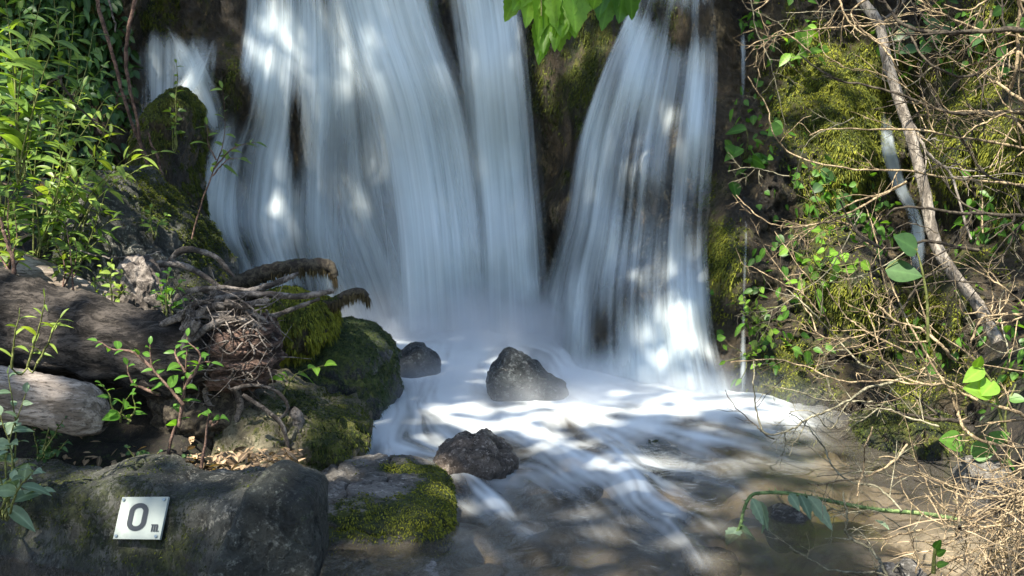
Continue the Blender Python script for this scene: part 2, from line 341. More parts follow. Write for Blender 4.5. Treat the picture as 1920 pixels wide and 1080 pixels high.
# ================================================================== the setting
CP = np.array([(-600, 0, 5.9), (-600, 600, 5.2), (0, 0, 6.2), (0, 300, 6.0), (0, 600, 5.6), (200, 0, 6.5), (200, 300, 6.25), (300, 100, 6.75), (330, 300, 6.4),
  (430, 0, 6.7), (430, 150, 6.55), (500, 0, 7.0), (500, 300, 6.9), (450, 500, 6.6), (600, 0, 7.1), (600, 600, 6.9), (700, 300, 7.15), (700, 0, 7.2), (830, 30, 7.05),
  (850, 300, 7.15), (880, 620, 7.0), (950, 300, 7.2), (950, 0, 7.1), (1000, 620, 6.9), (1040, 60, 6.7), (1040, 300, 6.85), (1030, 500, 6.75), (1180, 20, 6.5), (1250, 60, 6.4),
  (1330, 80, 6.25), (1200, 200, 6.2), (1200, 330, 5.95), (1300, 300, 5.98), (1100, 330, 6.35), (1150, 450, 5.9), (1080, 560, 6.15), (1180, 560, 5.62), (1280, 450, 5.72),
  (1120, 650, 5.6), (1200, 720, 5.3), (1300, 600, 5.35), (1300, 730, 5.12), (1400, 740, 5.02), (1390, 540, 5.42), (1380, 300, 5.92), (1370, 60, 6.3), (1450, 100, 6.15),
  (1450, 350, 5.72), (1450, 600, 5.22), (1500, 760, 4.9), (1600, 790, 4.75), (1600, 550, 5.12), (1600, 300, 5.6), (1600, 60, 6.2), (1680, 200, 6.25), (1690, 350, 6.15),
  (1720, 430, 5.95), (1720, 600, 5.5), (1760, 100, 5.9), (1800, 300, 5.5), (1800, 600, 5.0), (1900, 300, 5.3), (1900, 760, 4.4), (1800, 820, 4.5), (2400, 0, 5.4), (2400, 700, 4.0)])
def cliffY(px, py):
    px = np.asarray(px, float); py = np.asarray(py, float); sh = np.broadcast(px, py).shape
    px = np.broadcast_to(px, sh).ravel(); py = np.broadcast_to(py, sh).ravel(); out = np.empty(len(px))
    for s in range(0, len(px), 20000):
        d2 = ((px[s:s + 20000, None] - CP[None, :, 0]) ** 2 + 0.55 * (np.clip(py[s:s + 20000, None], -60, 760) - CP[None, :, 1]) ** 2)
        w = 1.0 / (d2 + 900) ** 1.6; out[s:s + 20000] = (w * CP[None, :, 2]).sum(1) / w.sum(1)
    out += np.clip(-60 - py, 0, None) * 0.0012
    for bx, by, rx, ry, a in ((1215, 335, 70, 60, .12), (1165, 590, 60, 75, .16), (1110, 660, 60, 50, .12), (1290, 250, 60, 60, .06), (1360, 420, 40, 80, .12), (1400, 640, 60, 90, .06)):
        out -= a * np.exp(-((px - bx) / rx) ** 2 - ((py - by) / ry) ** 2)
    return out.reshape(sh)
wet = lambda px, py: sstep(360, 440, px) * (1 - sstep(1330, 1400, px))       # where water runs over the rock
xs = np.unique(np.concatenate([np.arange(-700, 0, 14), np.arange(0, 1930, 4.0), np.arange(1930, 2650, 14)]))
ys = np.unique(np.concatenate([np.arange(-800, -30, 18), np.arange(-30, 800, 4.0), np.arange(800, 960, 14)]))
GX, GY = np.meshgrid(xs, ys); Y0 = cliffY(GX, GY); P = at(GX, GY, Y0)
wt = wet(GX, GY)
q = P * np.array([1, 1, 0.55])
disp = 0.16 * fbm(q * 1.7, 3) + 0.10 * fbm(q * 5, 4, True) + 0.045 * fbm(P * 17, 3, True) + 0.02 * fbm(P * 45, 2)
P[..., 1] -= disp * (1 - 0.72 * wt) - 0.05
mo = 0.42 + 0.75 * fbm(P * np.array([2.2, 2.2, 1.1]), 4)  # moss cover; some right-hand blobs put sunlit patches in as extra moss
for bx, by, rx, ry, a in ((1610, 130, 90, 90, .55), (1560, 300, 140, 130, .35), (1620, 590, 110, 80, .5), (1540, 540, 60, 40, .2), (1450, 660, 50, 40, .25), (1850, 150, 80, 120, .3), (1340, 430, 40, 90, .5), (1790, 300, 60, 80, .4), (1480, 720, 100, 50, .25), (1700, 740, 60, 40, .3),
                         (1440, 480, 40, 140, -.35), (430, 100, 30, 110, .35), (120, 50, 140, 120, .35), (1460, 620, 70, 60, -.15), (1380, 150, 50, 130, -.4), (1200, 450, 130, 300, -.35), (700, 300, 250, 300, -.2), (1060, 300, 40, 200, .15)):
    mo += a * np.exp(-((GX - bx) / rx) ** 2 - ((GY - by) / ry) ** 2)
cliff_V = P.reshape(-1, 3); cliff_F = grid_faces(len(ys), len(xs)); cliff_m = np.clip(mo, 0, 1.2).ravel()
cliff = tag(mk('cliff', cliff_V, cliff_F, M['cliff'], attrs={'moss': cliff_m}), kind='structure')

# moss tufts on the cliff
cx, cy = project(cliff_V)
vis = ((cx > -150) & (cx < 2060) & (cy > -80) & (cy < 830)).astype(float)
wm = sstep(0.42, 0.95, cliff_m + 0.5 * fbm(cliff_V * 14, 3)) * vis
Pm, Nm = sample_faces(cliff_V, cliff_F, wm, 110000); Nm *= -np.sign(Nm[:, 1:2]); 
px_, py_ = project(Pm)
sun_tint = (px_ > 1330) & (rng.random(len(px_)) < 0.75)  # right-hand blades take the brighter copy, sunlight put into the colour
tag(blades(Pm[~sun_tint], Nm[~sun_tint], 0.019, 0.005, M['moss'], 'cliff_moss', hang=0.5), 'dark green moss hanging over the wet cliff face', 'moss', kind='stuff')
tag(blades(Pm[sun_tint], Nm[sun_tint], 0.019, 0.005, M['moss_bright'], 'cliff_moss', hang=0.5), 'moss cushions on the cliff right of the falls, sunlight put into their yellow green colour', 'moss', kind='stuff')

# bank of soil on the left
bx_ = np.arange(-4.5, -0.3, 0.025); by_ = np.arange(2.2, 6.9, 0.03); BX, BY = np.meshgrid(bx_, by_)
edge = -0.80 - (BY - 3.4) * 0.27 + 0.08 * pn(np.stack([BX * 0, BY * 2, BX * 0], -1))
bz = np.clip(0.10 + (BY - 3.45) * 0.36, -0.2, 0.95); bz = np.where(BY < 3.45, 0.10 + (BY - 3.45) * 0.9, bz)
bz = -0.4 + (bz + 0.4) * sstep(0.25, -0.25, BX - edge)
Pb = np.stack([BX, BY, bz], -1); Pb[..., 2] += 0.05 * fbm(Pb * 4, 4) + 0.02 * fbm(Pb * 16, 3)
tag(mk('bank', Pb.reshape(-1, 3), grid_faces(len(by_), len(bx_)), M['soil'], attrs={'moss': np.clip(0.35 + 0.6 * fbm(Pb * 3, 3), 0, 1).ravel()}), kind='structure')
# right bank under the bare shrubs
rx_ = np.arange(0.9, 4.6, 0.025); ry_ = np.arange(1.2, 5.6, 0.03); RX, RY = np.meshgrid(rx_, ry_)
redge = 1.28 + (RY - 2.8) * 0.26 + 0.10 * pn(np.stack([RX * 0 + 3, RY * 1.7, RX * 0], -1))
rz = -0.4 + 0.62 * sstep(-0.30, 0.45, RX - redge) + 0.12 * np.clip(RX - redge, 0, 3)
Pr = np.stack([RX, RY, rz], -1); Pr[..., 2] += 0.05 * fbm(Pr * 4, 4) + 0.025 * fbm(Pr * 15, 3)
rb_V = Pr.reshape(-1, 3); rb_F = grid_faces(len(ry_), len(rx_))
tag(mk('bank', rb_V, rb_F, M['soil'], attrs={'moss': np.clip(0.45 + 0.6 * fbm(Pr * 3, 3), 0, 1).ravel()}), kind='structure')

# stream bed and the ground beyond
gx = np.concatenate([[-60, -20, -8, -4], np.arange(-1.6, 2.6, 0.018), [4, 8, 20, 60]]); gy = np.concatenate([[-60, -20, -5, 1], np.arange(2.2, 5.6, 0.018), [6, 8, 12, 25, 60]])
EX, EY = np.meshgrid(gx, gy); Pe = np.stack([EX, EY, 0 * EX], -1)
def cells(X, Y, size):
    """distance to and number of the nearest pebble centre"""
    ci = np.floor(X / size).astype(int); cj = np.floor(Y / size).astype(int); best = np.full(X.shape, 9.); idn = np.zeros(X.shape)
    for di in (-1, 0, 1):
        for dj in (-1, 0, 1):
            h = _perm[(_perm[(ci + di) & 255] + cj + dj) & 255]; h2 = _perm[(h + 71) & 255]; d = np.hypot(X / size - (ci + di) - h / 255., (Y / size - (cj + dj) - h2 / 255.))
            m = d < best; best = np.where(m, d, best); idn = np.where(m, _perm[(h + 13) & 255] / 255., idn)
    return best, idn
wx = EX + .05 * pn(Pe * 5); wy = EY + .05 * pn(Pe * 5 + 30)
d1, i1 = cells(wx, wy, 0.26); d2_, i2 = cells(wx + 3, wy, 0.10)
s1 = np.sqrt(np.clip(1 - (d1 / (0.35 + .3 * i1)) ** 2, 0, 1)); s2 = np.sqrt(np.clip(1 - (d2_ / 0.5) ** 2, 0, 1))
Pe[..., 2] = -0.20 + 0.04 * fbm(Pe * 1.1, 2) + np.maximum(0.065 * s1 * (.4 + i1), 0.022 * s2)
tone = np.where(s1 > .02, i1, .25 + .5 * i2)
tag(mk('ground', Pe.reshape(-1, 3), grid_faces(len(gy), len(gx)), M['bed'], attrs={'moss': np.clip(0.05 + 0.5 * fbm(Pe * 1.3 + 9, 3), 0, 0.8).ravel(), 'tone': tone.ravel()}), kind='structure')

# ------------------------------------------------------------------ the pool: foam drawn out along the current
STR = [  # polyline (pixels), width, foam
 ([(1030, 680), (1090, 706), (1190, 728), (1300, 742), (1410, 756)], 40, .85), ([(760, 790), (860, 770), (980, 765), (1060, 790)], 90, .55), ([(1080, 790), (1200, 800), (1330, 790), (1440, 795)], 60, .55), ([(1060, 840), (1160, 880), (1260, 930)], 80, .3), ([(720, 850), (820, 870), (900, 930)], 50, .3),
 ([(905, 745), (960, 768), (1020, 772), (1065, 750)], 22, .9), ([(820, 880), (850, 898), (920, 895), (970, 880)], 16, .5),
 ([(640, 640), (720, 655), (850, 650), (1000, 650)], 60, .85), ([(700, 620), (725, 700), (760, 760), (740, 830), (700, 870)], 55, .75), ([(850, 620), (830, 690), (790, 770), (730, 820), (690, 860)], 50, .85),
 ([(880, 640), (870, 720), (850, 770), (900, 785), (960, 800), (1020, 835), (1090, 875), (1140, 900)], 42, .95), ([(960, 640), (900, 690), (890, 750)], 60, .8), ([(1040, 690), (1070, 750), (1140, 785), (1230, 800), (1340, 805), (1440, 815)], 38, .95),
 ([(1250, 740), (1290, 770), (1380, 785), (1450, 797)], 34, .72), ([(1100, 735), (1180, 765), (1260, 770)], 34, .8), ([(1010, 775), (1090, 820), (1150, 860), (1185, 900), (1240, 940), (1310, 975)], 30, .8),
 ([(1130, 870), (1180, 905), (1200, 950), (1260, 980)], 24, .55), ([(700, 850), (780, 865), (850, 890), (890, 930), (950, 975), (990, 1000)], 26, .5), ([(860, 905), (920, 940), (960, 985)], 20, .55),
 ([(690, 800), (730, 840), (690, 875)], 40, .7), ([(980, 760), (1040, 790), (1060, 830)], 40, .9), ([(1250, 985), (1290, 1020), (1320, 1060)], 16, .45), ([(1320, 830), (1420, 850), (1500, 870)], 26, .35), ([(1230, 890), (1330, 900), (1430, 930)], 22, .28),
 ([(760, 870), (860, 880), (990, 890)], 16, .35), ([(1000, 900), (1060, 950), (1100, 1010), (1120, 1080)], 26, .16), ([(860, 1000), (930, 1040), (980, 1090)], 22, .14), ([(1380, 900), (1420, 970), (1440, 1040)], 24, .14), ([(1050, 870), (1130, 930), (1230, 1040)], 30, .22)]
LX = np.arange(440, 1980, 3.0); LY = np.arange(590, 1112, 3.0); AX, AY = np.meshgrid(LX, LY); ny, nx = AX.shape
foamI = np.zeros_like(AX); VX = np.full_like(AX, 0.02); VY = np.full_like(AX, 0.02); 
for pl, w, a in STR:
    c = spline(pl, 40); tg = np.gradient(c, axis=0); tg /= np.linalg.norm(tg, axis=1)[:, None]
    d2 = (AX[..., None] - c[:, 0]) ** 2 + (1.8 * (AY[..., None] - c[:, 1])) ** 2; k = d2.argmin(-1); d2m = d2.min(-1)
    g = a * np.exp(-(d2m / (1.9 * w * w)) ** 0.75) * (1 - 0.6 * sstep(0.45, 1.0, k / 39.) * (AY > 800)); foamI = 1 - (1 - foamI) * (1 - g)
    wv = 1 / (d2m + 200) ** 1.5 * 1e4; VX += wv * tg[k, 0]; VY += wv * tg[k, 1]
nv = np.hypot(VX, VY); VX /= nv; VY /= nv
def lic(noise, steps, step=1.0):
    acc = noise.copy(); tot = 1.0
    for sg in (1, -1):
        X, Y = np.meshgrid(np.arange(nx, dtype=float), np.arange(ny, dtype=float))
        for s_ in range(steps):
            ix = np.clip(np.rint(X), 0, nx - 1).astype(int); iy = np.clip(np.rint(Y), 0, ny - 1).astype(int)
            X = X + sg * step * VX[iy, ix]; Y = Y + sg * step * VY[iy, ix]
            x0 = np.clip(np.floor(X), 0, nx - 2).astype(int); y0 = np.clip(np.floor(Y), 0, ny - 2).astype(int); fx = np.clip(X - x0, 0, 1); fy = np.clip(Y - y0, 0, 1)
            acc += noise[y0, x0] * (1 - fx) * (1 - fy) + noise[y0, x0 + 1] * fx * (1 - fy) + noise[y0 + 1, x0] * (1 - fx) * fy + noise[y0 + 1, x0 + 1] * fx * fy
            tot += 1
    return acc / tot
Pw = at_z(AX, AY, 0.0)
nz = np.stack([AX, AY * 1.7, 0 * AX], -1)
n_f = pn(nz / 13.0); n_c = pn(nz / 40.0 + 50)
L1 = lic(n_f, 14); L2 = lic(n_c, 20); L3 = lic(rng.normal(size=AX.shape), 9)
L4 = lic(pn(nz / 75.0 + 9), 8)
tex = 0.5 + 0.75 * L1 / (L1.std() * 4) + 1.0 * L2 / (L2.std() * 4) + 0.35 * L3 / (L3.std() * 4) + 1.1 * L4 / (L4.std() * 4)
far = sstep(850, 740, AY)
fo = np.clip(foamI * (0.58 + 0.66 * (tex - 0.5) * (1 - 0.25 * far)) + 0.42 * (foamI ** 2) * (0.3 + 0.5 * far), 0, 0.97)
fo = np.clip(0.5 * fo + 0.5 * sstep(0.0, 1.0, fo), 0, .96)
# sheet: fine inside the picture, coarse beyond it
pxs = np.unique(np.concatenate([np.arange(-900, 600, 30), np.arange(600, 1700, 3.0), np.arange(1700, 2900, 30)])); pys = np.unique(np.concatenate([np.arange(565, 600, 5), np.arange(600, 1100, 3.0), np.arange(1100, 2200, 30)]))
QX, QY = np.meshgrid(pxs, pys)
def samp(img, X, Y):
    X = np.clip((X - LX[0]) / 3, 0, nx - 1.001); Y = np.clip((Y - LY[0]) / 3, 0, ny - 1.001); x0 = X.astype(int); y0 = Y.astype(int); fx = X - x0; fy = Y - y0
    return img[y0, x0] * (1 - fx) * (1 - fy) + img[y0, x0 + 1] * fx * (1 - fy) + img[y0 + 1, x0] * (1 - fx) * fy + img[y0 + 1, x0 + 1] * fx * fy
inside = ((QX > LX[0]) & (QX < LX[-1]) & (QY > LY[0]) & (QY < LY[-1])).astype(float)
FO = samp(fo, QX, QY) * inside; TX = samp(tex, QX, QY) * inside; FI = samp(foamI, QX, QY) * inside
PW = at_z(QX, QY, 0.0)
PW[..., 2] = 0.05 * FI ** 2 + 0.006 * fbm(PW * np.array([3, 2, 1]), 2) + 0.022 * FI * fbm(PW * 2.6 + 5, 2)
tag(mk('water', PW.reshape(-1, 3), grid_faces(len(pys), len(pxs)), M['pool'], attrs={'foam': FO.ravel()}), kind='structure')

# ------------------------------------------------------------------ the falls
def fall(name, label, left, right, off=0.12, layers=2, dens=0.8, blobs=(), edge=0.12, top=0.0, bottom=0.0, n=110, m=90, gap=0.05, belly=0.0, root=None):
    left = np.array(left, float); right = np.array(right, float)
    for k in range(layers):
        v = np.linspace(0, 1, n)
        L = spline(left, n); R = spline(right, n)
        u = np.linspace(0, 1, m); X = L[:, None, 0] * (1 - u) + R[:, None, 0] * u; Yp = L[:, None, 1] * (1 - u) + R[:, None, 1] * u
        D = cliffY(X, Yp) - off - k * gap
        D = D - belly * np.sin(np.pi * u)[None] * 0.5
        width = np.linalg.norm(R - L, axis=1).mean() / F * D.mean()
        lane = np.stack([np.broadcast_to(u * width, X.shape), np.broadcast_to(v[:, None] * 2.2, X.shape), 0 * X + 7.3 * k + len(name) + left[0, 0] * 0.01], -1)
        fold = pn(np.stack([lane[..., 0] * 9, lane[..., 1] * 0.6, lane[..., 2]], -1)); D = D - 0.035 * fold
        P = at(X, Yp, D)
        d = np.full(X.shape, dens if k == 0 else dens - 0.12)
        for bx, by, rx, ry, a in blobs: d = d + a * np.exp(-((X - bx) / rx) ** 2 - ((Yp - by) / ry) ** 2)
        d = np.clip(d, 0, 1.15) * sstep(0, edge, u + 0.04 * fold) * sstep(0, edge, 1 - u + 0.04 * fold)
        if top: d = d * sstep(0, top, v)[:, None]
        if bottom: d = d * sstep(0, bottom, 1 - v)[:, None]
        if root is None:
            root = thing(name, label, 'waterfall', P[-1, m // 2])
        mk('water_veil', P.reshape(-1, 3), grid_faces(n, m), M['fall'], root, attrs={'dens': d.ravel(), 'lane': lane.reshape(-1, 3)})
    return root
G_F = None
MAIN = fall('waterfall', 'wide opaque silky waterfall pouring down the middle of the cliff', [(550, -60), (572, 40), (625, 220), (660, 420), (675, 650)], [(850, -60), (888, 60), (940, 200), (970, 380), (995, 650)], off=0.28, layers=3, dens=0.80, edge=0.36,
     blobs=((770, 60, 60, 120, .12), (640, 350, 25, 260, -.08), (700, 400, 30, 200, .1), (800, 480, 90, 200, .08)), bottom=0.05, belly=0.15)
fall('waterfall', '', [(440, -60), (440, 100), (440, 250), (480, 400), (560, 560), (600, 655)], [(1010, -60), (1020, 100), (1035, 250), (1050, 400), (1065, 560), (1075, 660)], off=0.10, layers=2, dens=0.55, edge=0.12, root=MAIN,
     blobs=((835, 60, 30, 90, -.35), (870, 240, 20, 90, -.25), (680, 350, 60, 200, .1), (520, 300, 110, 300, -.14), (890, 560, 90, 80, .22), (700, 560, 60, 80, .12), (560, 270, 30, 90, -.3), (470, 180, 40, 80, -.2)), bottom=0.03)
fall('waterfall', 'straight narrow waterfall just right of the widest one, beside the dark wet rock', [(782, -60), (800, 60), (822, 250), (838, 450), (835, 655)], [(1015, -60), (1035, 60), (1050, 250), (1066, 450), (1090, 655)], off=0.22, layers=3, dens=0.82, edge=0.40,
     blobs=((930, 200, 40, 200, .12),), bottom=0.05, belly=0.12)
fall('waterfall', 'thin see-through water veil left of the widest waterfall, dark rock showing behind', [(445, -60), (440, 60), (405, 200), (368, 290), (352, 400), (385, 480), (405, 545)], [(690, -60), (700, 60), (720, 200), (740, 350), (750, 480), (760, 560), (765, 640)], off=0.10, layers=3, dens=0.53, edge=0.10,
     blobs=((520, 350, 35, 150, .32), (555, 270, 13, 90, -.35), (480, 90, 40, 120, .22), (600, 300, 30, 250, .12), (500, 160, 30, 60, .15), (560, 60, 70, 90, .22), (620, 160, 60, 90, .2), (440, 180, 40, 50, -.35), (380, 340, 40, 100, .28), (430, 430, 50, 80, .22), (500, 520, 50, 40, .2), (470, 470, 60, 60, -.1), (400, 240, 30, 40, .2), (640, 480, 40, 120, .1)), bottom=0.06)
fall('waterfall', 'fanning cascade over the bulging rock buttress beside the mossy right cliff', [(1185, -70), (1172, 0), (1115, 110), (1062, 250), (1035, 400), (995, 530), (965, 690)], [(1345, -70), (1350, 10), (1360, 130), (1356, 260), (1350, 380), (1348, 480), (1366, 620), (1405, 770)], off=0.10, layers=3, dens=0.60, edge=0.12,
     blobs=((1230, 380, 40, 45, -.10), (1310, 400, 30, 60, -.18), (1225, 20, 30, 30, -.2), (1275, 55, 22, 34, -.42), (1320, 40, 16, 40, -.3), (1180, 20, 14, 60, .2), (1200, 130, 30, 80, .25), (1110, 250, 30, 120, .15), (1305, 190, 14, 90, .25), (1130, 620, 26, 40, -.14), (1180, 560, 30, 40, -.12), (1250, 660, 55, 90, .22), (1085, 600, 20, 90, .25), (1130, 480, 40, 80, .1), (1030, 600, 30, 70, .1), (1180, 720, 80, 40, .3), (1290, 560, 25, 50, .1), (1340, 620, 20, 70, -.15), (1360, 740, 40, 30, .2)), top=0.0, bottom=0.03)
fall('waterfall', 'thin trickle down dark rock between the fanning cascade and the mossy cliff', [(1378, 20), (1380, 150), (1378, 300), (1384, 420), (1378, 560), (1372, 765)], [(1408, 20), (1408, 150), (1402, 300), (1412, 420), (1410, 560), (1412, 765)], off=0.10, layers=1, dens=0.58, edge=0.5,
     blobs=((1390, 60, 20, 40, .12), (1395, 250, 30, 80, -.3), (1390, 480, 30, 60, .08), (1390, 690, 30, 60, .25)), top=0.1, n=80, m=24)
fall('waterfall', 'spray of water fanning rightwards at the cliff top above the rounded mossy boulder', [(235, 0), (260, 75), (290, 140), (340, 205), (360, 300)], [(345, 5), (395, 70), (430, 140), (445, 210), (455, 330)], off=0.16, layers=2, dens=0.68, edge=0.5, top=0.4, bottom=0.3, blobs=((350, 130, 40, 50, .2),), n=70, m=40)
fall('waterfall', 'white spray slanting down leftwards past the rounded mossy boulder into the gully', [(375, -10), (345, 80), (315, 145), (275, 185), (215, 225), (195, 300)], [(450, 0), (430, 100), (390, 185), (310, 238), (265, 280), (250, 350)], off=0.26, layers=2, dens=0.64, edge=0.5, top=0.45, bottom=0.35, n=70, m=40)
fall('waterfall', 'faint veil of water over the dark hollow top left of the rounded mossy boulder', [(225, 10), (226, 120), (232, 220), (240, 270)], [(440, 10), (440, 120), (425, 200), (400, 270)], off=0.10, layers=2, dens=0.62, edge=0.3, top=0.35, bottom=0.25, n=60, m=40)
fall('waterfall', 'smooth bluish water chute glimpsed behind the leaning grey trunk', [(1632, 150), (1638, 220), (1642, 290), (1662, 350), (1692, 420), (1690, 520), (1690, 640)], [(1685, 150), (1690, 260), (1700, 300), (1714, 350), (1745, 420), (1745, 520), (1735, 640)], off=0.14, layers=2, dens=0.88, edge=0.42, top=0.3, bottom=0.4, n=70, m=30, blobs=((1700, 400, 60, 40, -.2), (1700, 560, 60, 70, -.15)))

# mist where the falls strike the pool: a small body of spray
def mist(name, label, c, r, dens):
    bm = bmesh.new(); bmesh.ops.create_icosphere(bm, subdivisions=3, radius=1.0)
    V = np.array([v.co[:] for v in bm.verts]); Fc = np.array([[v.index for v in f.verts] for f in bm.faces]); bm.free()
    t = NT(name); o = t.scaled(t.obj(), tuple(1 / x for x in r))
    ln = t.n('VectorMath', {0: o}, operation='LENGTH').outputs['Value']
    fall_ = t.ramp(ln, 1.0, 0.1)
    nz = t.ramp(t.noise(t.obj(), 2.6, 3, 0.5, 0.4), 0.30, 0.68)
    d = t.math('MULTIPLY', t.math('MULTIPLY', fall_, nz), dens)
    pv = t.n('VolumePrincipled', {'Color': (0.92, 0.95, 0.98), 'Density': d, 'Anisotropy': 0.1})
    t.t.links.new(pv.outputs[0], t.out.inputs['Volume'])
    o_ = mk(name, V * np.array(r) + np.array(c), Fc, t.m, origin=c)
    return tag(o_, label, 'mist', kind='stuff')
cm = at(860, 650, 6.3)
mist('mist', 'white spray drifting where the widest falls strike the pool', cm, (1.2, 0.85, 0.46), 6.5)
cm = at_z(np.array(1070), np.array(735), .06)
mist('mist', 'low white haze of spray lying over the foam', cm, (1.3, 0.75, 0.17), 2.8)
cm = at(1220, 735, 5.15)
mist('mist', 'white spray at the foot of the fanning cascade', cm, (0.8, 0.35, 0.22), 4.5)

# ================================================================== rocks
def ico(sub):
    bm = bmesh.new(); bmesh.ops.create_icosphere(bm, subdivisions=sub, radius=1.0)
    V = np.array([v.co[:] for v in bm.verts]); Fc = np.array([[v.index for v in f.verts] for f in bm.faces]); bm.free(); return V, Fc
ICO = {k: ico(k) for k in (5, 6, 7)}
ROCK = {}
def rock(name, label, outline, Y, depth, mat, power=3.0, yfun=None, amp=0.03, freq=6.0, sub=6, moss=0.0, moss_blobs=(), tuft=0, tuft_mat='moss', tuft_len=0.016, facet=0.03, group=None, cat='rock', hang=0.2, crack=0.012, steps=0.0):
    O = np.array(outline, float); c = O.mean(0)
    ring = spline(np.vstack([O, O[:1]]), 240)[:-1]
    W = at(ring[:, 0], ring[:, 1], Y); C = at(c[0], c[1], Y)
    th = np.arctan2(W[:, 2] - C[2], W[:, 0] - C[0]); R = np.hypot(W[:, 2] - C[2], W[:, 0] - C[0]); o = np.argsort(th); th = th[o]; R = R[o]
    d, Fc = ICO[sub]; s = np.hypot(d[:, 0], d[:, 2]); a = np.arctan2(d[:, 2], d[:, 0])
    k = (s ** power + np.abs(d[:, 1]) ** power) ** (1 / power); ss = s / k; yy = d[:, 1] / k
    r = np.interp(a, np.concatenate([th[-1:] - 2 * math.pi, th, th[:1] + 2 * math.pi]), np.concatenate([R[-1:], R, R[:1]]))
    r = np.maximum(r - amp * 0.6 - facet * 0.1, r * 0.6)
    V = np.stack([C[0] + np.cos(a) * r * ss, Y + yy * depth, C[2] + np.sin(a) * r * ss], 1)
    if yfun is not None: V[:, 1] += yfun(V)
    N = vnormals(V, Fc); q = V * freq
    cell = np.floor(fbm(V * freq * 0.35, 2) * 5) / 5
    V = V + N * (amp * fbm(q, 4, True) + amp * 0.5 * fbm(q * 3.3, 4) + facet * (np.abs(pn(V * freq * 0.55 + 3)) - 0.25))[:, None] * (0.35 + 0.65 * sstep(0.0, 0.5, 1 - np.abs(0 * yy)))[:, None]
    ck = np.abs(pn(V * freq * np.array([.55, .55, .9]) + 21) + .25 * pn(V * freq * 2.5)); V = V - N * (crack * np.exp(-(ck / .035) ** 2) - crack * .8 * sstep(.05, .4, fbm(V * freq * np.array([.7, .7, 1.6]) + 40, 3)))[:, None]
    N = vnormals(V, Fc)
    m = moss * (0.35 + 0.65 * sstep(-0.2, 0.7, N[:, 2])) + 0.5 * fbm(V * 5, 3)
    px, py = project(V)
    for bx, by, rx, ry, aa in moss_blobs: m = m + aa * np.exp(-((px - bx) / rx) ** 2 - ((py - by) / ry) ** 2)
    m = np.clip(m, 0, 1.2)
    base = np.array([V[:, 0].mean(), V[:, 1].mean(), V[:, 2].min()])
    ob = tag(mk(name, V, Fc, M[mat], attrs={'moss': m}, origin=base), label, cat, group)
    if tuft:
        w = sstep(0.40, 0.85, m + 0.9 * fbm(V * 22, 4)) ; Pt, Nt = sample_faces(V, Fc, w, int(tuft * 1.6)); tuft_len = tuft_len * 0.72
        b = blades(Pt, Nt, tuft_len, tuft_len * 0.28, M[tuft_mat], 'moss', ob, hang=hang)
    ROCK[label] = (V, Fc, N); return ob
KY = 0.5
def sign_y(V):
    xr = at(450, 950, 2.8)[0]
    return 0.50 * np.clip(xr - V[:, 0], 0, 1.2) + 0.30 * np.clip(V[:, 0] - xr, 0, 1) + 0.48 * (V[:, 2] - 0.05)
sign_rock = rock('boulder', 'long grey boulder carrying the small white sign, filling the bottom left corner', [(-260, 990), (-60, 975), (90, 962), (160, 938), (250, 924), (330, 936), (420, 926), (480, 926), (494, 990), (470, 1060), (440, 1280), (100, 1300), (-260, 1280)], 2.88, 0.15, 'sign_rock', power=9, yfun=sign_y,
     amp=0.014, freq=7, crack=0.011, sub=7, moss=0.55, moss_blobs=((120, 960, 120, 60, .3), (330, 1040, 60, 50, .2), (400, 960, 50, 60, -.4), (300, 890, 150, 15, -.2)), tuft=2500, facet=0.03, cat='boulder')
rock('boulder', 'dark flat-faced angular boulder standing between the sign boulder and the moss-ended slab', [(470, 912), (508, 898), (545, 912), (586, 928), (594, 960), (600, 1050), (588, 1110), (560, 1290), (400, 1290), (398, 1100), (430, 1000)], 2.765, 0.12, 'dark_rock', power=12, crack=0.005,
     yfun=lambda V: 0.35 * (V[:, 2] - 0.05) + 0.25 * (V[:, 0] + 0.6), amp=0.007, freq=10, sub=7, moss=0.35, tuft=700, tuft_len=0.008, facet=0.015, cat='boulder')
rock('rock_slab', 'grey slab with a bright yellow green moss cushion on its right end, over the water', [(582, 918), (630, 898), (720, 902), (800, 906), (844, 928), (853, 960), (838, 1000), (760, 1022), (680, 1030), (610, 1015), (575, 950)], 3.42, 0.24, 'slab_rock', power=5, crack=0.018,
     yfun=lambda V: 0.9 * (V[:, 2] - 0.02), amp=0.014, freq=9, sub=7, moss=0.25, moss_blobs=((825, 945, 45, 60, 1.0), (700, 985, 140, 40, .75), (660, 905, 110, 22, -.5), (760, 880, 60, 8, .8)), tuft=9000, tuft_mat='moss_bright', tuft_len=0.017, facet=0.02, cat='rock slab', hang=0.35)
rock('rock_slab', 'ochre block with mossy crest behind the slab with the yellow moss cushion', [(425, 800), (440, 735), (500, 722), (560, 740), (640, 765), (688, 795), (690, 830), (672, 860), (690, 890), (560, 900), (440, 890)], 3.95, 0.30, 'ochre_rock', power=5, crack=0.025,
     yfun=lambda V: 0.5 * (V[:, 2] - 0.2), amp=0.03, freq=7, sub=6, moss=0.4, moss_blobs=((640, 810, 50, 45, .6), (560, 750, 80, 20, .2), (600, 850, 30, 40, .4)), tuft=5000, tuft_len=0.018, facet=0.05, cat='rock slab', hang=0.5)
rock('boulder', 'big dark mossy boulder at the edge of the foam, water spraying past its right side', [(462, 640), (480, 580), (530, 548), (590, 575), (625, 612), (690, 620), (735, 660), (748, 735), (725, 790), (640, 815), (540, 810), (470, 740)], 4.75, 0.42, 'wet_rock', power=2.6,
     amp=0.04, freq=5, sub=6, moss=0.75, moss_blobs=((560, 610, 80, 60, .5), (670, 760, 60, 50, .3)), tuft=9000, tuft_mat='moss_wet', tuft_len=0.020, facet=0.04, cat='boulder', hang=0.5)
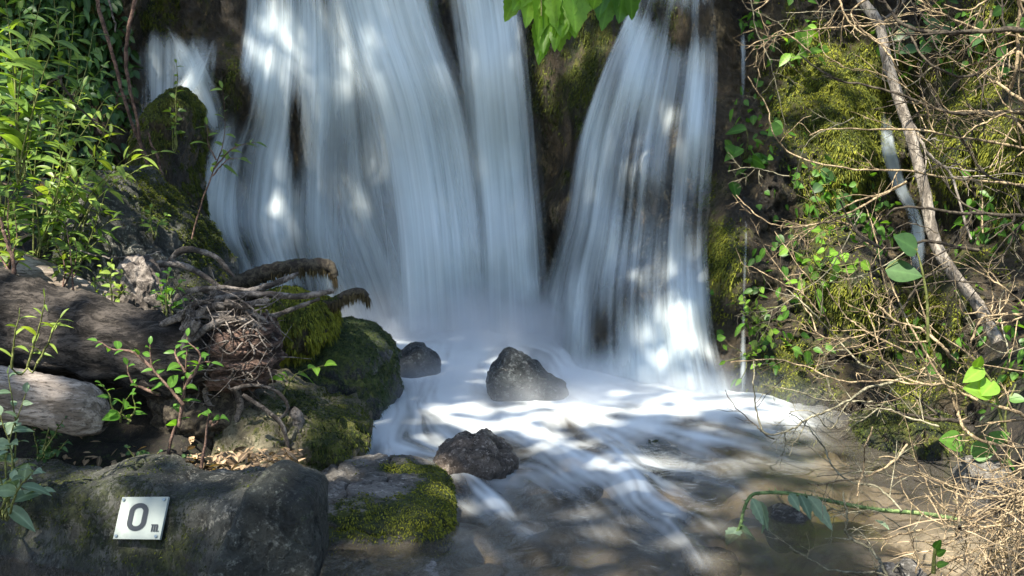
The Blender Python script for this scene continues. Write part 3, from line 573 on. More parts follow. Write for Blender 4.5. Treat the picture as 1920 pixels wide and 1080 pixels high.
rock('moss_mound', 'bright green moss cushion hanging over the big dark mossy boulder', [(468, 600), (490, 560), (540, 545), (600, 560), (628, 600), (615, 640), (570, 668), (520, 672), (480, 640)], 4.45, 0.22, 'cliff', power=2.4,
     amp=0.03, freq=7, sub=6, moss=1.2, tuft=9000, tuft_mat='moss_bright', tuft_len=0.026, facet=0.02, cat='moss cushion', hang=0.6)
rock('rock_ledge', 'sloping rock ledge with a mossy rim below the left leafy plants', [(150, 430), (185, 335), (232, 330), (292, 372), (345, 405), (382, 445), (412, 505), (440, 570), (330, 620), (160, 600)], 5.0, 0.5, 'sign_rock', power=3,
     yfun=lambda V: 0.25 * (V[:, 2] - 0.8), amp=0.05, freq=5, sub=7, moss=0.5, moss_blobs=((300, 375, 50, 25, .7), (380, 450, 40, 40, .6), (270, 470, 60, 60, -.4)), tuft=8000, tuft_len=0.024, facet=0.05, cat='rock ledge')
rock('boulder', 'rounded upright boulder clad in dark moss between the leftmost streams of water', [(292, 200), (335, 164), (366, 186), (374, 245), (366, 340), (372, 430), (310, 430), (262, 380), (256, 300), (264, 235)], 5.85, 0.28, 'cliff', power=2.4,
     amp=0.03, freq=6, sub=6, moss=0.95, tuft=10000, tuft_mat='moss', tuft_len=0.024, facet=0.03, cat='boulder', hang=0.5)
rock('stone', 'dark angular stone rising from the foam below the falls', [(910, 716), (922, 688), (944, 660), (966, 663), (1002, 684), (1042, 712), (1066, 736), (1058, 760), (1010, 790), (950, 785), (916, 745)], 4.86, 0.13, 'wet_rock', power=3.6,
     yfun=lambda V: 0.25 * (V[:, 2]), amp=0.012, freq=11, sub=6, moss=0.1, facet=0.035, cat='stone')
rock('stone', 'faint dark stone half veiled in spray left of the dark angular stone', [(742, 700), (752, 664), (785, 646), (816, 664), (828, 705), (824, 760), (750, 765)], 5.42, 0.16, 'wet_rock', power=2.4, amp=0.02, freq=9, sub=5, cat='stone')
rock('stone', 'brown wet stone with sunlit crest in the middle of the foam', [(806, 868), (826, 838), (860, 824), (890, 826), (914, 818), (947, 842), (972, 860), (968, 880), (930, 915), (850, 930), (812, 895)], 3.88, 0.15, 'brown_rock', power=2.6,
     yfun=lambda V: 0.5 * V[:, 2], amp=0.02, freq=12, sub=6, facet=0.04, cat='stone')
rock('stone', 'low stone with a green grassy top awash in the foam right of centre', [(1180, 852), (1200, 834), (1230, 828), (1262, 836), (1276, 856), (1230, 885), (1185, 875)], 4.25, 0.14, 'brown_rock', power=2.4, amp=0.012, freq=12, sub=5, moss=0.9, cat='stone')
rock('stone', 'flat pale stone at the bottom edge of the picture', [(768, 1078), (800, 1068), (832, 1070), (840, 1085), (820, 1120), (770, 1120)], 2.95, 0.07, 'pale_rock', power=3, amp=0.008, freq=14, sub=5, facet=0.008, cat='stone')
rock('stone', 'low greyish brown stone just above water under the arching green bramble', [(1432, 985), (1450, 958), (1480, 952), (1510, 965), (1520, 1000), (1480, 1020), (1435, 1012)], 3.42, 0.10, 'slab_rock', power=2.5, amp=0.015, freq=11, sub=5, cat='stone')
rock('stone', 'small round tan stone at the water edge under the bare twigs', [(1690, 1068), (1700, 1052), (1718, 1053), (1726, 1070), (1718, 1095), (1695, 1095)], 2.8, 0.05, 'slab_rock', power=2.2, amp=0.006, freq=16, sub=5, facet=0.006, cat='stone')
rock('stone', 'flatter tan stone left of the small round one at the water edge', [(1650, 1078), (1662, 1062), (1682, 1066), (1686, 1082), (1670, 1100), (1652, 1098)], 2.85, 0.05, 'slab_rock', power=2.4, amp=0.006, freq=16, sub=5, facet=0.006, cat='stone')
rock('stone', 'sunlit tan rock behind the lower right tangle of twigs', [(1800, 900), (1830, 860), (1880, 868), (1900, 900), (1890, 950), (1810, 950)], 3.6, 0.14, 'slab_rock', power=2.5, amp=0.015, freq=10, sub=5, moss=0.3, cat='stone')
rock('boulder', 'dark mossy boulder at the water edge behind the bare twigs', [(1590, 860), (1620, 800), (1700, 770), (1790, 790), (1830, 850), (1800, 940), (1640, 930)], 4.35, 0.3, 'cliff', power=2.6, amp=0.04, freq=6, sub=6, moss=0.75, tuft=4000, tuft_len=0.022, cat='boulder', hang=0.4)
for lab, px, py, r, Y in (('ochre stone seen through shallow water right of the brown wet stone', 1085, 905, 40, 3.9), ('reddish stone under the water left of the arching bramble', 1225, 960, 55, 3.6), ('dull tan stone under shallow water at the lower edge, right of centre', 1330, 1050, 40, 3.1)):
    a = np.linspace(0, 2 * math.pi, 9)[:-1]; rr = r * rng.uniform(0.8, 1.2, 8)
    rock('stone', lab, [(px + rr[i] * math.cos(a[i]) * 1.3, py + 12 + rr[i] * 0.55 * math.sin(a[i])) for i in range(8)], Y, 0.10, 'ochre_rock', power=2.3, amp=0.012, freq=10, sub=5, moss=0.2, cat='stone', group=None)

# ================================================================== the sign
V, Fc, N = ROCK['long grey boulder carrying the small white sign, filling the bottom left corner']
px, py = project(V); sel = (abs(px - 262) < 42) & (abs(py - 971) < 36) & (N[:, 1] < 0); yd = np.percentile(V[sel, 1], 8) - 0.006
k = yd / F
TL, TR, BL, BR = [at(x, y, yd + dy) for (x, y), dy in (((232.5, 932), (40 + 41) * k * .5), ((315, 932), (40 - 41) * k * .5), ((211, 1011), (-40 + 41) * k * .5), ((302.5, 1011.5), (-40 - 41) * k * .5))]
Cs = (TL + TR + BL + BR) / 4; ex = (TR - TL + BR - BL) / 2; ey = (TL - BL + TR - BR) / 2
en = np.cross(ex, ey); en /= np.linalg.norm(en); en = en if en[1] < 0 else -en
def on_plate(uv, h): uv = np.asarray(uv, float); return Cs + uv[:, :1] * ex + uv[:, 1:] * ey + en * h
def solid(name, uv, h0, h1, mat, parent):           # flat outline with thickness
    n = len(uv); V = np.vstack([on_plate(uv, h1), on_plate(uv, h0)])
    bm = bmesh.new(); vs = [bm.verts.new(v) for v in V]; bm.faces.new(vs[:n])
    for i in range(n): bm.faces.new((vs[i], vs[(i + 1) % n], vs[n + (i + 1) % n], vs[n + i]))
    bmesh.ops.recalc_face_normals(bm, faces=bm.faces); org = np.array(parent.matrix_basis.translation)
    for v in bm.verts: v.co = v.co - Vector(org)
    me = bpy.data.meshes.new(name); bm.to_mesh(me); bm.free(); me.materials.append(mat)
    o = bpy.data.objects.new(name, me); COL.objects.link(o); o.parent = parent; return o
sign = thing('sign', 'small white square marker plate reading 0 m. screwed to the long grey boulder', 'sign', Cs - ey * 0.5)
solid('plate', np.array([(-.5, -.5), (.5, -.5), (.5, .5), (-.5, .5)]), -0.004, 0.0025, M['plate'], sign)
def band(name, pts, w, mat, closed=True, h=0.0045):
    pts = np.asarray(pts, float); n = len(pts)
    T = (np.roll(pts, -1, 0) - np.roll(pts, 1, 0)) if closed else np.gradient(pts, axis=0)
    T /= np.linalg.norm(T, axis=1)[:, None]; Nn = np.stack([-T[:, 1], T[:, 0]], 1); w = np.broadcast_to(w, (n,))[:, None]
    a = on_plate(pts + Nn * w / 2, h); b = on_plate(pts - Nn * w / 2, h); V = np.vstack([a, b]); i = np.arange(n if closed else n - 1); j = (i + 1) % n
    return mk(name, V, np.stack([i, j, j + n, i + n], 1), mat, sign, smooth=False)
zero = []
w0, h0, rc = 0.15, 0.275, 0.15
for q0, (ccx, ccy) in ((0, (0, h0 - rc)), (180, (0, -(h0 - rc)))):
    for t_ in np.linspace(0, 180, 24): zero.append((-0.06 + ccx + w0 * math.cos(math.radians(q0 + t_)), 0.02 + ccy + rc * math.sin(math.radians(q0 + t_)) * 1.0))
band('digit', zero, 0.108, M['ink'])
mb = Buf(); f0 = lambda x0, y0, x1, y1: mb.add(on_plate([(x0, y0), (x1, y0), (x1, y1), (x0, y1)], 0.0045), np.array([[0, 1, 2, 3]]))
for x_ in (0.285, 0.335, 0.385): f0(x_, -0.325, x_ + 0.034, -0.178)
f0(0.268, -0.178, 0.413, -0.153); f0(0.43, -0.325, 0.452, -0.303)
mb.build('lettering', M['ink'], sign, smooth=False)
for u_, v_ in ((-.44, .43), (.43, .43), (-.43, -.43), (.42, -.43)):
    a = np.linspace(0, 2 * math.pi, 13)[:-1]; solid('screw', np.stack([u_ + 0.032 * np.cos(a), v_ + 0.032 * np.sin(a)], 1), 0.0035, 0.0065, M['screw'], sign)

# ================================================================== fallen wood on the left
def log(name, label, pts, Y0, Y1, r0, r1, mat, amp=0.02, freq=6, cat='log', n=120, sides=48, parent=None, twist=0.0, build=True):
    p = np.array(pts, float); c = spline(at(p[:, 0], p[:, 1], np.linspace(Y0, Y1, len(p))), n); R = np.linspace(r0, r1, n)
    e = np.linspace(0, 1, n); R = R * np.clip(np.minimum(e, 1 - e) * 9, 0.01, 1) ** 0.5
    T = np.gradient(c, axis=0); T /= np.linalg.norm(T, axis=1)[:, None]; A = np.cross(T, (0, 0.1, 1)); A /= np.linalg.norm(A, axis=1)[:, None]; B = np.cross(T, A)
    th = np.linspace(0, 2 * math.pi, sides, endpoint=False)[None] + twist * e[:, None]
    V = c[:, None] + R[:, None, None] * (np.cos(th)[..., None] * A[:, None] + np.sin(th)[..., None] * B[:, None])
    D = V - c[:, None]; D /= np.linalg.norm(D, axis=-1)[..., None] + 1e-9
    g = np.stack([np.broadcast_to(e[:, None] * n * np.linalg.norm(c[1] - c[0]) * 1.2, V.shape[:2]), 2.2 * np.cos(th), 2.2 * np.sin(th)], -1)
    V = V + D * (amp * fbm(V * freq, 5, True) + amp * 0.8 * fbm(g * np.array([2.0, 5, 5]), 4, True))[..., None]
    i = np.arange(n - 1)[:, None] * sides; j = np.arange(sides)[None]; j2 = (j + 1) % sides
    Fc = np.stack([i + j, i + j2, i + sides + j2, i + sides + j], -1).reshape(-1, 4)
    o = mk(name, V.reshape(-1, 3), Fc, M[mat], parent)
    return tag(o, label, cat) if label else o
flog = log('fallen_log', 'thick dark fallen log across the left bank, its broken root end towards the falls', [(-220, 545), (-60, 585), (60, 610), (180, 640), (300, 668), (400, 690)], 4.0, 3.65, 0.148, 0.085, 'log', amp=0.035, cat='log')
# broken end and roots belong to the log
def blob_part(name, outline, Y, depth, mat, parent, amp=0.03, freq=12, power=2.4, stretch=(1, 1, 1)):
    O = np.array(outline, float); c = O.mean(0); ring = spline(np.vstack([O, O[:1]]), 160)[:-1]; W = at(ring[:, 0], ring[:, 1], Y); C = at(c[0], c[1], Y)
    th = np.arctan2(W[:, 2] - C[2], W[:, 0] - C[0]); R = np.hypot(W[:, 2] - C[2], W[:, 0] - C[0]); o = np.argsort(th); th = th[o]; R = R[o]
    d, Fc = ICO[6]; s = np.hypot(d[:, 0], d[:, 2]); a = np.arctan2(d[:, 2], d[:, 0]); k = (s ** power + np.abs(d[:, 1]) ** power) ** (1 / power)
    r = np.interp(a, np.concatenate([th[-1:] - 2 * math.pi, th, th[:1] + 2 * math.pi]), np.concatenate([R[-1:], R, R[:1]]))
    V = np.stack([C[0] + np.cos(a) * r * s / k, Y + d[:, 1] / k * depth, C[2] + np.sin(a) * r * s / k], 1); N = vnormals(V, Fc); q = V * np.array(stretch) * freq
    V = V + N * (amp * fbm(q, 5, True) + amp * 0.6 * fbm(q * 2.7, 4))[:, None]
    return mk(name, V, Fc, M[mat], parent)
blob_part('broken_end', [(400, 640), (420, 606), (465, 596), (505, 615), (516, 655), (508, 700), (470, 720), (420, 725), (385, 700)], 3.74, 0.10, 'rot', flog, amp=0.035, freq=9, stretch=(0.8, 1, 2.4))
blob_part('dark_root_mass', [(300, 690), (360, 680), (430, 700), (470, 740), (450, 800), (420, 850), (370, 860), (320, 800)], 3.85, 0.18, 'twig_dark', flog, amp=0.05, freq=9)
for pts, r0, r1, yy in (([(330, 640), (360, 600), (400, 575), (450, 580), (490, 600), (512, 630)], .010, .004, 3.66), ([(300, 610), (350, 590), (400, 592), (440, 598), (485, 612), (520, 640)], .009, .003, 3.66), ([(380, 545), (420, 552), (470, 545), (520, 530), (560, 512)], .008, .003, 4.0), ([(430, 620), (470, 600), (520, 590), (560, 575), (600, 560)], .006, .002, 3.75), ([(395, 690), (385, 740), (400, 780), (390, 840)], .006, .002, 3.66), ([(440, 720), (450, 760), (440, 810), (455, 850)], .008, .002, 3.66), ([(335, 590), (380, 568), (440, 555), (500, 552), (560, 556), (610, 548), (625, 545)], .008, .0025, 3.7), ([(345, 655), (380, 620), (420, 600), (460, 602), (500, 620)], .008, .003, 3.62), ([(420, 565), (450, 575), (480, 568), (505, 562)], .009, .004, 3.66), ([(370, 600), (350, 640), (345, 690), (370, 720)], .011, .004, 3.6), ([(430, 730), (480, 722), (520, 735), (540, 765), (520, 790)], .004, .002, 3.6), ([(455, 740), (500, 770), (530, 800), (545, 860)], .005, .002, 3.55), ([(545, 765), (560, 790), (555, 840), (548, 900)], .012, .004, 3.65)):
    log('root', None, pts, yy, yy + 0.05, r0, r1, 'root', amp=r0 * 0.7, freq=30, n=50, sides=14, parent=flog)
rb = Buf()
for i in range(150):
    x, y = rng.uniform(330, 500), rng.uniform(560, 720); a = rng.normal(0, .9) + (0 if rng.random() < .6 else 1.5); l = rng.uniform(25, 90); cv = rng.normal(0, .8); yy = 3.70 - .12 * rng.random()
    c = spline(at(np.array([x, x + .5 * l * math.cos(a), x + l * math.cos(a + cv)]), np.array([y, y + .5 * l * math.sin(a), y + l * math.sin(a + cv)]), np.array([yy + .04, yy, yy + .03])), 12); rb.tube(c, np.linspace(rng.uniform(.0018, .0045), .0008, 12), 5, rng.random(), jit=.15)
rb.build('rootlets', M['root'], flog)
log('fallen_log', 'shorter weathered log below the thick dark log at the left edge, top sunlit', [(-160, 735), (-40, 738), (60, 748), (140, 765), (200, 792)], 3.55, 3.5, 0.085, 0.06, 'pale_log', amp=0.018, cat='log')
log('fallen_log', 'pale sunlit log with shadow stripes at the far left below the leafy plants', [(-180, 470), (-40, 500), (60, 530), (160, 570), (260, 600)], 4.35, 4.15, 0.115, 0.05, 'pale_log', amp=0.016, cat='log')
stump = tag(blob_part('stump', [(228, 520), (245, 492), (280, 498), (298, 530), (318, 580), (330, 625), (260, 640), (215, 600)], 4.05, 0.10, 'root', None, amp=0.03, freq=9, stretch=(2.4, 2, 0.8)), 'grey gnarled stump between the pale log and the tangled roots', 'stump')
stumpV = None
for pts, yy in (([(250, 500), (300, 495), (350, 500), (400, 530), (440, 560)], 4.1), ([(260, 640), (300, 600), (330, 560), (360, 545), (420, 540), (470, 545)], 3.95), ([(270, 560), (330, 585), (390, 590), (440, 585)], 3.9), ([(300, 520), (340, 470), (400, 480), (440, 520)], 4.3)):
    log('root', None, pts, yy, yy - 0.03, .010, .004, 'root', amp=0.004, freq=22, n=50, sides=12, parent=stump)
# mossy dead branches sticking out before the falls
for lab, pts, Y, r in (('shaggy moss-fringed dead branch pointing right across the falls, upper of two', [(420, 545), (470, 522), (520, 505), (570, 497), (615, 500), (628, 520)], 4.55, .022), ('shaggy moss-fringed dead branch with drooping tip, lower of two', [(520, 580), (570, 578), (620, 568), (650, 552), (675, 546), (690, 556)], 4.45, .013)):
    b = log('dead_branch', lab, pts, Y, Y, r, r * 0.45, 'twig_dark', amp=r * 0.6, freq=18, n=60, sides=16, cat='branch')
    p = np.array(pts, float); c = spline(at(p[:, 0], p[:, 1], Y), 60); nb = 1500; k = np.clip(rng.normal(42, 11, nb), 4, 59).astype(int); k = k[np.sin(k * 1.3) + rng.normal(size=nb) * .6 > -.3]; nb = len(k); a = rng.uniform(math.pi * .9, math.pi * 2.1, nb); Nn = np.stack([0 * a, np.cos(a), np.sin(a)], 1)
    blades(c[k] + Nn * r * 0.9 * (1 - 0.55 * k / 60)[:, None], Nn, 0.022, 0.0045, M['moss_brown'], 'moss_fringe', b, hang=0.8, up=0.2)
    k = rng.integers(0, 40, 1300); blades(c[k] + np.array([0, -0.3, 1]) * r * 0.8, rng.normal(size=(1300, 3)) * 0.4 + np.array([0, -0.3, 0.8]), 0.018, 0.005, M['moss'], 'moss', b, hang=0.3)

# leaf litter and twigs on the bank
def scatter(px0, px1, py0, py1, zf, n): return at_z(rng.uniform(px0, px1, n), rng.uniform(py0, py1, n), zf)
Pl = np.vstack([at(rng.uniform(410, 560, 260), rng.uniform(845, 882, 260), rng.uniform(3.3, 3.55, 260)), at(rng.uniform(120, 420, 150), rng.uniform(855, 885, 150), 3.5 + rng.uniform(0, .1, 150)), at(rng.uniform(0, 330, 300), rng.uniform(560, 640, 300), 4.2 + rng.uniform(0, .2, 300))])
k = rng.integers(0, len(Pb.reshape(-1, 3)), 3500); Pq = Pb.reshape(-1, 3)[k]; Pq = Pq[(Pq[:, 2] > 0.0)]; Pl = np.vstack([Pl, Pq + [0, 0, .01]])
n = len(Pl); tag(leaf_mesh('leaf_litter', Pl, rng.normal(size=(n, 3)) * [1, 1, .35], rng.normal(size=(n, 3)) * .4 + [0, 0, 1], rng.uniform(.02, .05, n), rng.uniform(.008, .022, n), M['litter'], droop=0.1, rows=4), 'brown dead leaves and chips lying on the left bank', 'leaf litter', kind='stuff')

SUNPTS = []          # points of twigs and leaves that stand in the sun

# ================================================================== leafy plants
def plant(name, label, stems, Y, leaf, wide, step, mat, stem_mat='stem', r=0.004, start=0.15, cat='plant', droop=0.35, spread=1.0, group=None, peak=0.4, dy=0.12, pitch=0.55, per=1, small_tip=0.6, lobe=0.0, rows=6, fold=0.25, sun=False):
    """stems: pixel polylines from root to tip; leaves alternate up each stem"""
    b = Buf(); LP, LD, LN, LL, LW = [], [], [], [], []; base = None
    for st in stems:
        p = np.array(st, float); y = Y + rng.uniform(-dy, dy); e = np.linspace(0, 1, len(p)); yy = y + (rng.uniform(-dy, dy)) * e ** 1.5
        n = max(12, 6 * len(p)); c = spline(at(p[:, 0], p[:, 1], yy), n); c = c + 0.004 * np.cumsum(rng.normal(size=c.shape) * .25, 0)
        if base is None: base = c[0].copy()
        elif cat == 'plant': b.tube(spline(np.array([base, (base + c[0]) / 2 - [0, 0, .02], c[0]]), 6), r * .6, 5)
        b.tube(c, np.linspace(r, r * 0.3, n), 5)
        d = np.concatenate([[0], np.cumsum(np.linalg.norm(np.diff(c, axis=0), axis=1))]); L = d[-1]; s = L * start; ph = rng.uniform(0, 6.28)
        while s <= L:
            for q in range(per):
                i = np.array([np.interp(s, d, c[:, k]) for k in range(3)]); j = np.array([np.interp(min(s + .02, L), d, c[:, k]) for k in range(3)]); i0 = np.array([np.interp(max(s - .02, 0), d, c[:, k]) for k in range(3)])
                T = j - i0; T /= np.linalg.norm(T) + 1e-9
                ph += 2.4 + rng.normal() * .3; rad = np.array([math.cos(ph), math.sin(ph) * 0.8, 0.15]); rad -= T * (rad @ T); rad /= np.linalg.norm(rad) + 1e-9
                D = T * pitch + rad * spread + rng.normal(size=3) * .15
                f = 1 - (1 - small_tip) * (s / L) ** 2
                LP.append(i); LD.append(D); LN.append(np.array([0, -0.35, 1]) + rng.normal(size=3) * .35); k = rng.uniform(0.65, 1.25) * f; LL.append(leaf * k); LW.append(wide * k * rng.uniform(.85, 1.15))
            s += step * rng.uniform(0.7, 1.3)
        LP.append(c[-1]); LD.append(T + rng.normal(size=3) * .2); LN.append(np.array([0, -.5, 1.])); LL.append(leaf * small_tip); LW.append(wide * small_tip)
    if mat in ('leaf_yellow', 'leaf_bright', 'leaf_lime') or sun: SUNPTS.extend(np.array(LP)[::3])
    o = thing(name, label, cat, base, group)
    b.build('stem', M[stem_mat], o)
    leaf_mesh('foliage', np.array(LP), np.array(LD), np.array(LN), np.array(LL), np.array(LW), M[mat], o, droop=droop, peak=peak, lobe=lobe, rows=rows, fold=fold)
    return o
def fan(x0, y0, tips, bend=25):
    out = []
    for tx, ty in tips:
        mx, my = (x0 + tx) / 2 + rng.uniform(-bend, bend), (y0 + ty) / 2 - rng.uniform(0, bend) * .5
        out.append([(x0 + rng.uniform(-12, 12), y0 + rng.uniform(-6, 10)), (mx, my), (tx, ty)])
    return out
LLf, LWf = 0.105, 0.022
plant('leafy_plant', 'tall willow-like leafy plant at the top left corner, largest leaves', fan(40, 330, [(-30, 20), (10, -20), (40, 20), (75, 5), (110, 45), (-20, 120), (60, 90)]), 3.9, 0.15, 0.034, 0.030, 'leaf', start=.1, sun=True)
plant('leafy_plant', 'leafy plant high on the left against the dark ivy wall', fan(90, 260, [(60, 0), (100, -20), (140, 20), (175, 60), (150, 110), (120, 40), (190, 130)]), 4.9, LLf, LWf * 1.2, 0.035, 'leaf')
plant('leafy_plant', 'lance-leaved plant arching right towards the red stems', fan(90, 400, [(195, 190), (160, 160), (215, 205), (130, 175), (205, 250), (180, 290)]), 4.6, 0.12, 0.026, 0.035, 'leaf_yellow')
plant('leafy_plant', 'lance-leaved plant in the middle of the left greenery', fan(70, 470, [(150, 230), (110, 220), (80, 210), (190, 300), (160, 320), (40, 240), (125, 300)]), 4.4, 0.12, 0.025, 0.030, 'leaf', sun=True)
plant('leafy_plant', 'dense green plant against the left picture edge under the top left plant', fan(10, 480, [(-40, 220), (0, 200), (30, 240), (60, 270), (-20, 300), (45, 320), (-50, 350)]), 4.2, 0.125, 0.03, 0.034, 'leaf')
plant('leafy_plant', 'plant reaching over the sloping rock ledge towards the dark gully', [[(120, 470), (160, 380), (200, 330), (245, 285)], [(130, 460), (190, 360), (240, 310), (300, 290)], [(140, 470), (170, 390), (205, 350), (262, 318)], [(150, 480), (180, 420), (205, 400)]], 4.55, 0.12, 0.032, 0.04, 'leaf_yellow', start=.35)
plant('leafy_plant', 'low plant spilling over the left side of the rock ledge', fan(130, 520, [(195, 370), (215, 410), (180, 350), (150, 330), (90, 350), (205, 440)]), 4.4, 0.10, 0.026, 0.032, 'leaf')
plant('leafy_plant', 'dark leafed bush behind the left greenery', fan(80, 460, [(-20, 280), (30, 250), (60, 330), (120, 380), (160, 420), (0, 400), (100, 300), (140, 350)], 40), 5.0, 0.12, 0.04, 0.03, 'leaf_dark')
plant('leafy_plant', 'pale yellow green sprouts growing beside the pale sunlit log', fan(125, 545, [(100, 440), (120, 420), (140, 450), (160, 480), (85, 480), (130, 480), (110, 500)], 12), 4.15, 0.055, 0.02, 0.018, 'leaf_yellow', stem_mat='stem_red', start=.3)
plant('leafy_plant', 'yellow sprout cluster in front of the grey gnarled stump', fan(205, 570, [(190, 500), (210, 490), (225, 515), (180, 525), (240, 540), (200, 520), (215, 530)], 10), 3.98, 0.045, 0.02, 0.016, 'leaf_yellow', start=.25)
plant('leafy_plant', 'yellow green sprout at the left edge above the pale log', fan(25, 500, [(10, 370), (30, 390), (-10, 400), (20, 430), (40, 460), (-20, 440)], 12), 4.0, 0.07, 0.022, 0.022, 'leaf_yellow', stem_mat='stem_red')
plant('leafy_plant', 'small green plant right of the gnarled stump among the roots', fan(315, 590, [(300, 520), (320, 510), (335, 530), (290, 545), (345, 560), (310, 545)], 8), 3.9, 0.045, 0.022, 0.018, 'leaf_bright', start=.3)
plant('leafy_plant', 'small plant growing on the face of the sloping rock ledge', fan(280, 440, [(265, 400), (285, 395), (300, 415), (255, 420), (290, 435), (310, 408)], 6), 4.6, 0.05, 0.024, 0.02, 'leaf', start=.3)
plant('leafy_plant', 'small plant growing on the mossy rounded boulder', fan(325, 270, [(320, 210), (335, 200), (310, 215), (330, 235), (345, 240)], 6), 5.5, 0.06, 0.03, 0.03, 'leaf', start=.3)
plant('sapling', 'slender sapling with leafy top in front of the left water veil', [[(360, 448), (376, 390), (397, 330), (415, 270), (418, 220), (412, 165)], [(400, 318), (425, 288), (455, 272), (478, 268)], [(405, 300), (390, 275), (385, 240)], [(398, 330), (430, 300), (450, 300)]], 4.6, 0.085, 0.026, 0.035, 'leaf', stem_mat='stem_red', start=.45, cat='sapling', dy=.03)
plant('sapling', 'thin upright sprout with few leaves above the rounded mossy boulder', [[(330, 230), (328, 190), (331, 150), (329, 118)]], 5.4, 0.06, 0.022, 0.035, 'leaf', start=.4, cat='sapling')
plant('sapling', 'bright leafy sapling in front of the dark log, stems rising from the sign boulder', [[(312, 868), (325, 820), (345, 770), (352, 700), (355, 632)], [(335, 800), (345, 740), (370, 690), (392, 688)], [(345, 760), (310, 720), (285, 690), (280, 645)], [(300, 740), (255, 720), (240, 700), (235, 680)], [(285, 690), (250, 660), (215, 655), (185, 640)], [(350, 720), (375, 670), (352, 640)], [(345, 700), (330, 670), (330, 655)]], 3.35, 0.065, 0.024, 0.022, 'leaf_bright', stem_mat='stem_red', start=.3, cat='sapling', dy=.05, r=.006)
plant('sapling', 'small leafy shoot low in front of the log end by the reddish stems', [[(245, 790), (215, 770), (205, 740), (190, 720)], [(225, 790), (230, 765), (245, 740)], [(240, 795), (255, 770), (250, 745)]], 3.3, 0.06, 0.026, 0.022, 'leaf_bright', start=.2, cat='sapling', dy=.03)
plant('sapling', 'reddish bare stem with one big drooping leaf beside the log root', [[(378, 878), (388, 830), (396, 770)], [(395, 790), (400, 800), (408, 790)]], 3.33, 0.075, 0.036, 0.2, 'leaf_bright', stem_mat='stem_red', start=.95, cat='sapling', r=.006, dy=.02, droop=.9)
plant('sapling', 'twig with five broad bright leaves before the big dark mossy boulder', [[(530, 742), (545, 715), (560, 700), (590, 690), (605, 688)], [(545, 715), (538, 705), (534, 710)]], 3.7, 0.062, 0.034, 0.034, 'leaf_lime', start=.5, cat='sapling', dy=.02, droop=.5, small_tip=1.0)
plant('leafy_plant', 'upright shoots with long narrow leaves at the left edge in front of the log', [[(52, 690), (72, 620), (85, 560)], [(22, 690), (32, 630), (40, 595)], [(70, 680), (90, 640), (110, 600)]], 3.0, 0.085, 0.013, 0.03, 'leaf_yellow', start=.2, dy=.05)
plant('leafy_plant', 'grey green broad leafed plant at the left edge beside the sign boulder', fan(10, 960, [(20, 700), (50, 740), (0, 780), (60, 880), (30, 900), (-20, 850), (70, 920), (15, 850)], 25), 2.95, 0.075, 0.036, 0.035, 'leaf_grey', start=.2)
plant('leafy_plant', 'low green tuft between the two logs and the sign boulder', fan(75, 875, [(60, 800), (90, 790), (110, 800), (125, 830), (80, 830), (100, 850), (120, 790)], 10), 3.4, 0.03, 0.016, 0.012, 'leaf_dark', start=.1)
plant('leafy_plant', 'small round-leaved seedlings in the dark hollow below the log', fan(270, 870, [(258, 845), (272, 842), (300, 848), (240, 840), (350, 850)], 4), 3.4, 0.028, 0.02, 0.02, 'leaf_dark', start=.5)
# ivy wall high on the left
Pi, Ni = sample_faces(cliff_V, cliff_F, ((cx > -100) & (cx < 240) & (cy > -60) & (cy < 330)).astype(float) * (0.2 + cliff_m), 1700); Ni *= -np.sign(Ni[:, 1:2])
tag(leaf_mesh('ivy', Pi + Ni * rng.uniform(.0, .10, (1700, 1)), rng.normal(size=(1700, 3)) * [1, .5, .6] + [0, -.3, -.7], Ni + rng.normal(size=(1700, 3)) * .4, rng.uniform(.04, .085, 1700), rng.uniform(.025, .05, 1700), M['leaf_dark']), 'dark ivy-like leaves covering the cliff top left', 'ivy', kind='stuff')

# hanging foliage in the middle of the top edge
def hanging(label, Y, specs, mat):
    b = Buf(); LP, LD, LN, LL, LW = [], [], [], [], []
    for (x0, y0), (x1, y1), w in specs:
        a = at(x0, y0, Y + rng.uniform(-.08, .08)); e = at(x1, y1, Y + rng.uniform(-.12, .04)); LP.append(a); LD.append(e - a); LL.append(np.linalg.norm(e - a)); LW.append(w / F * Y); LN.append(np.array([rng.uniform(-.8, .8), -1, rng.uniform(.1, .5)]))
        b.tube(spline(np.array([a + [rng.uniform(-.05, .05), .05, .25], a + [0, .02, .1], a]), 8), .004, 5)
    o = thing('overhanging_branch', label, 'branch', at(1060, -70, Y)); b.build('stem', M['stem'], o)
    leaf_mesh('foliage', np.array(LP), np.array(LD), np.array(LN), np.array(LL), np.array(LW), M[mat], o, droop=.12, rows=13, lobe=.09, peak=.45, fold=.35)
hanging('bright green leafy spray hanging from the top edge between the two main falls', 5.3, [((960, -20), (952, 22), 26), ((1100, -10), (1096, 24), 30), ((1015, 30), (1004, 80), 26), ((1046, 40), (1050, 90), 30), ((1065, 20), (1078, 66), 34), ((1028, 70), (1008, 108), 20), ((1120, -20), (1112, 14), 26), ((985, -40), (946, 32), 38), ((1000, -50), (985, 40), 44), ((1020, -50), (1008, 60), 50), ((1030, -30), (1035, 70), 55), ((1050, -30), (1055, 60), 60), ((1070, -40), (1080, 52), 60), ((1060, 0), (1040, 85), 40), ((1030, 40), (1010, 112), 34), ((1020, 20), (1018, 92), 30), ((1090, -40), (1088, 30), 40), ((1000, -30), (960, 10), 40), ((1045, -10), (1068, 66), 46)], 'leaf_lime')
hanging('smaller green leaf spray at the top edge above the fanning cascade', 5.35, [((1150, -30), (1128, 48), 40), ((1170, -30), (1160, 36), 44), ((1180, -40), (1185, 30), 36), ((1140, -30), (1122, 26), 34)], 'leaf_bright')
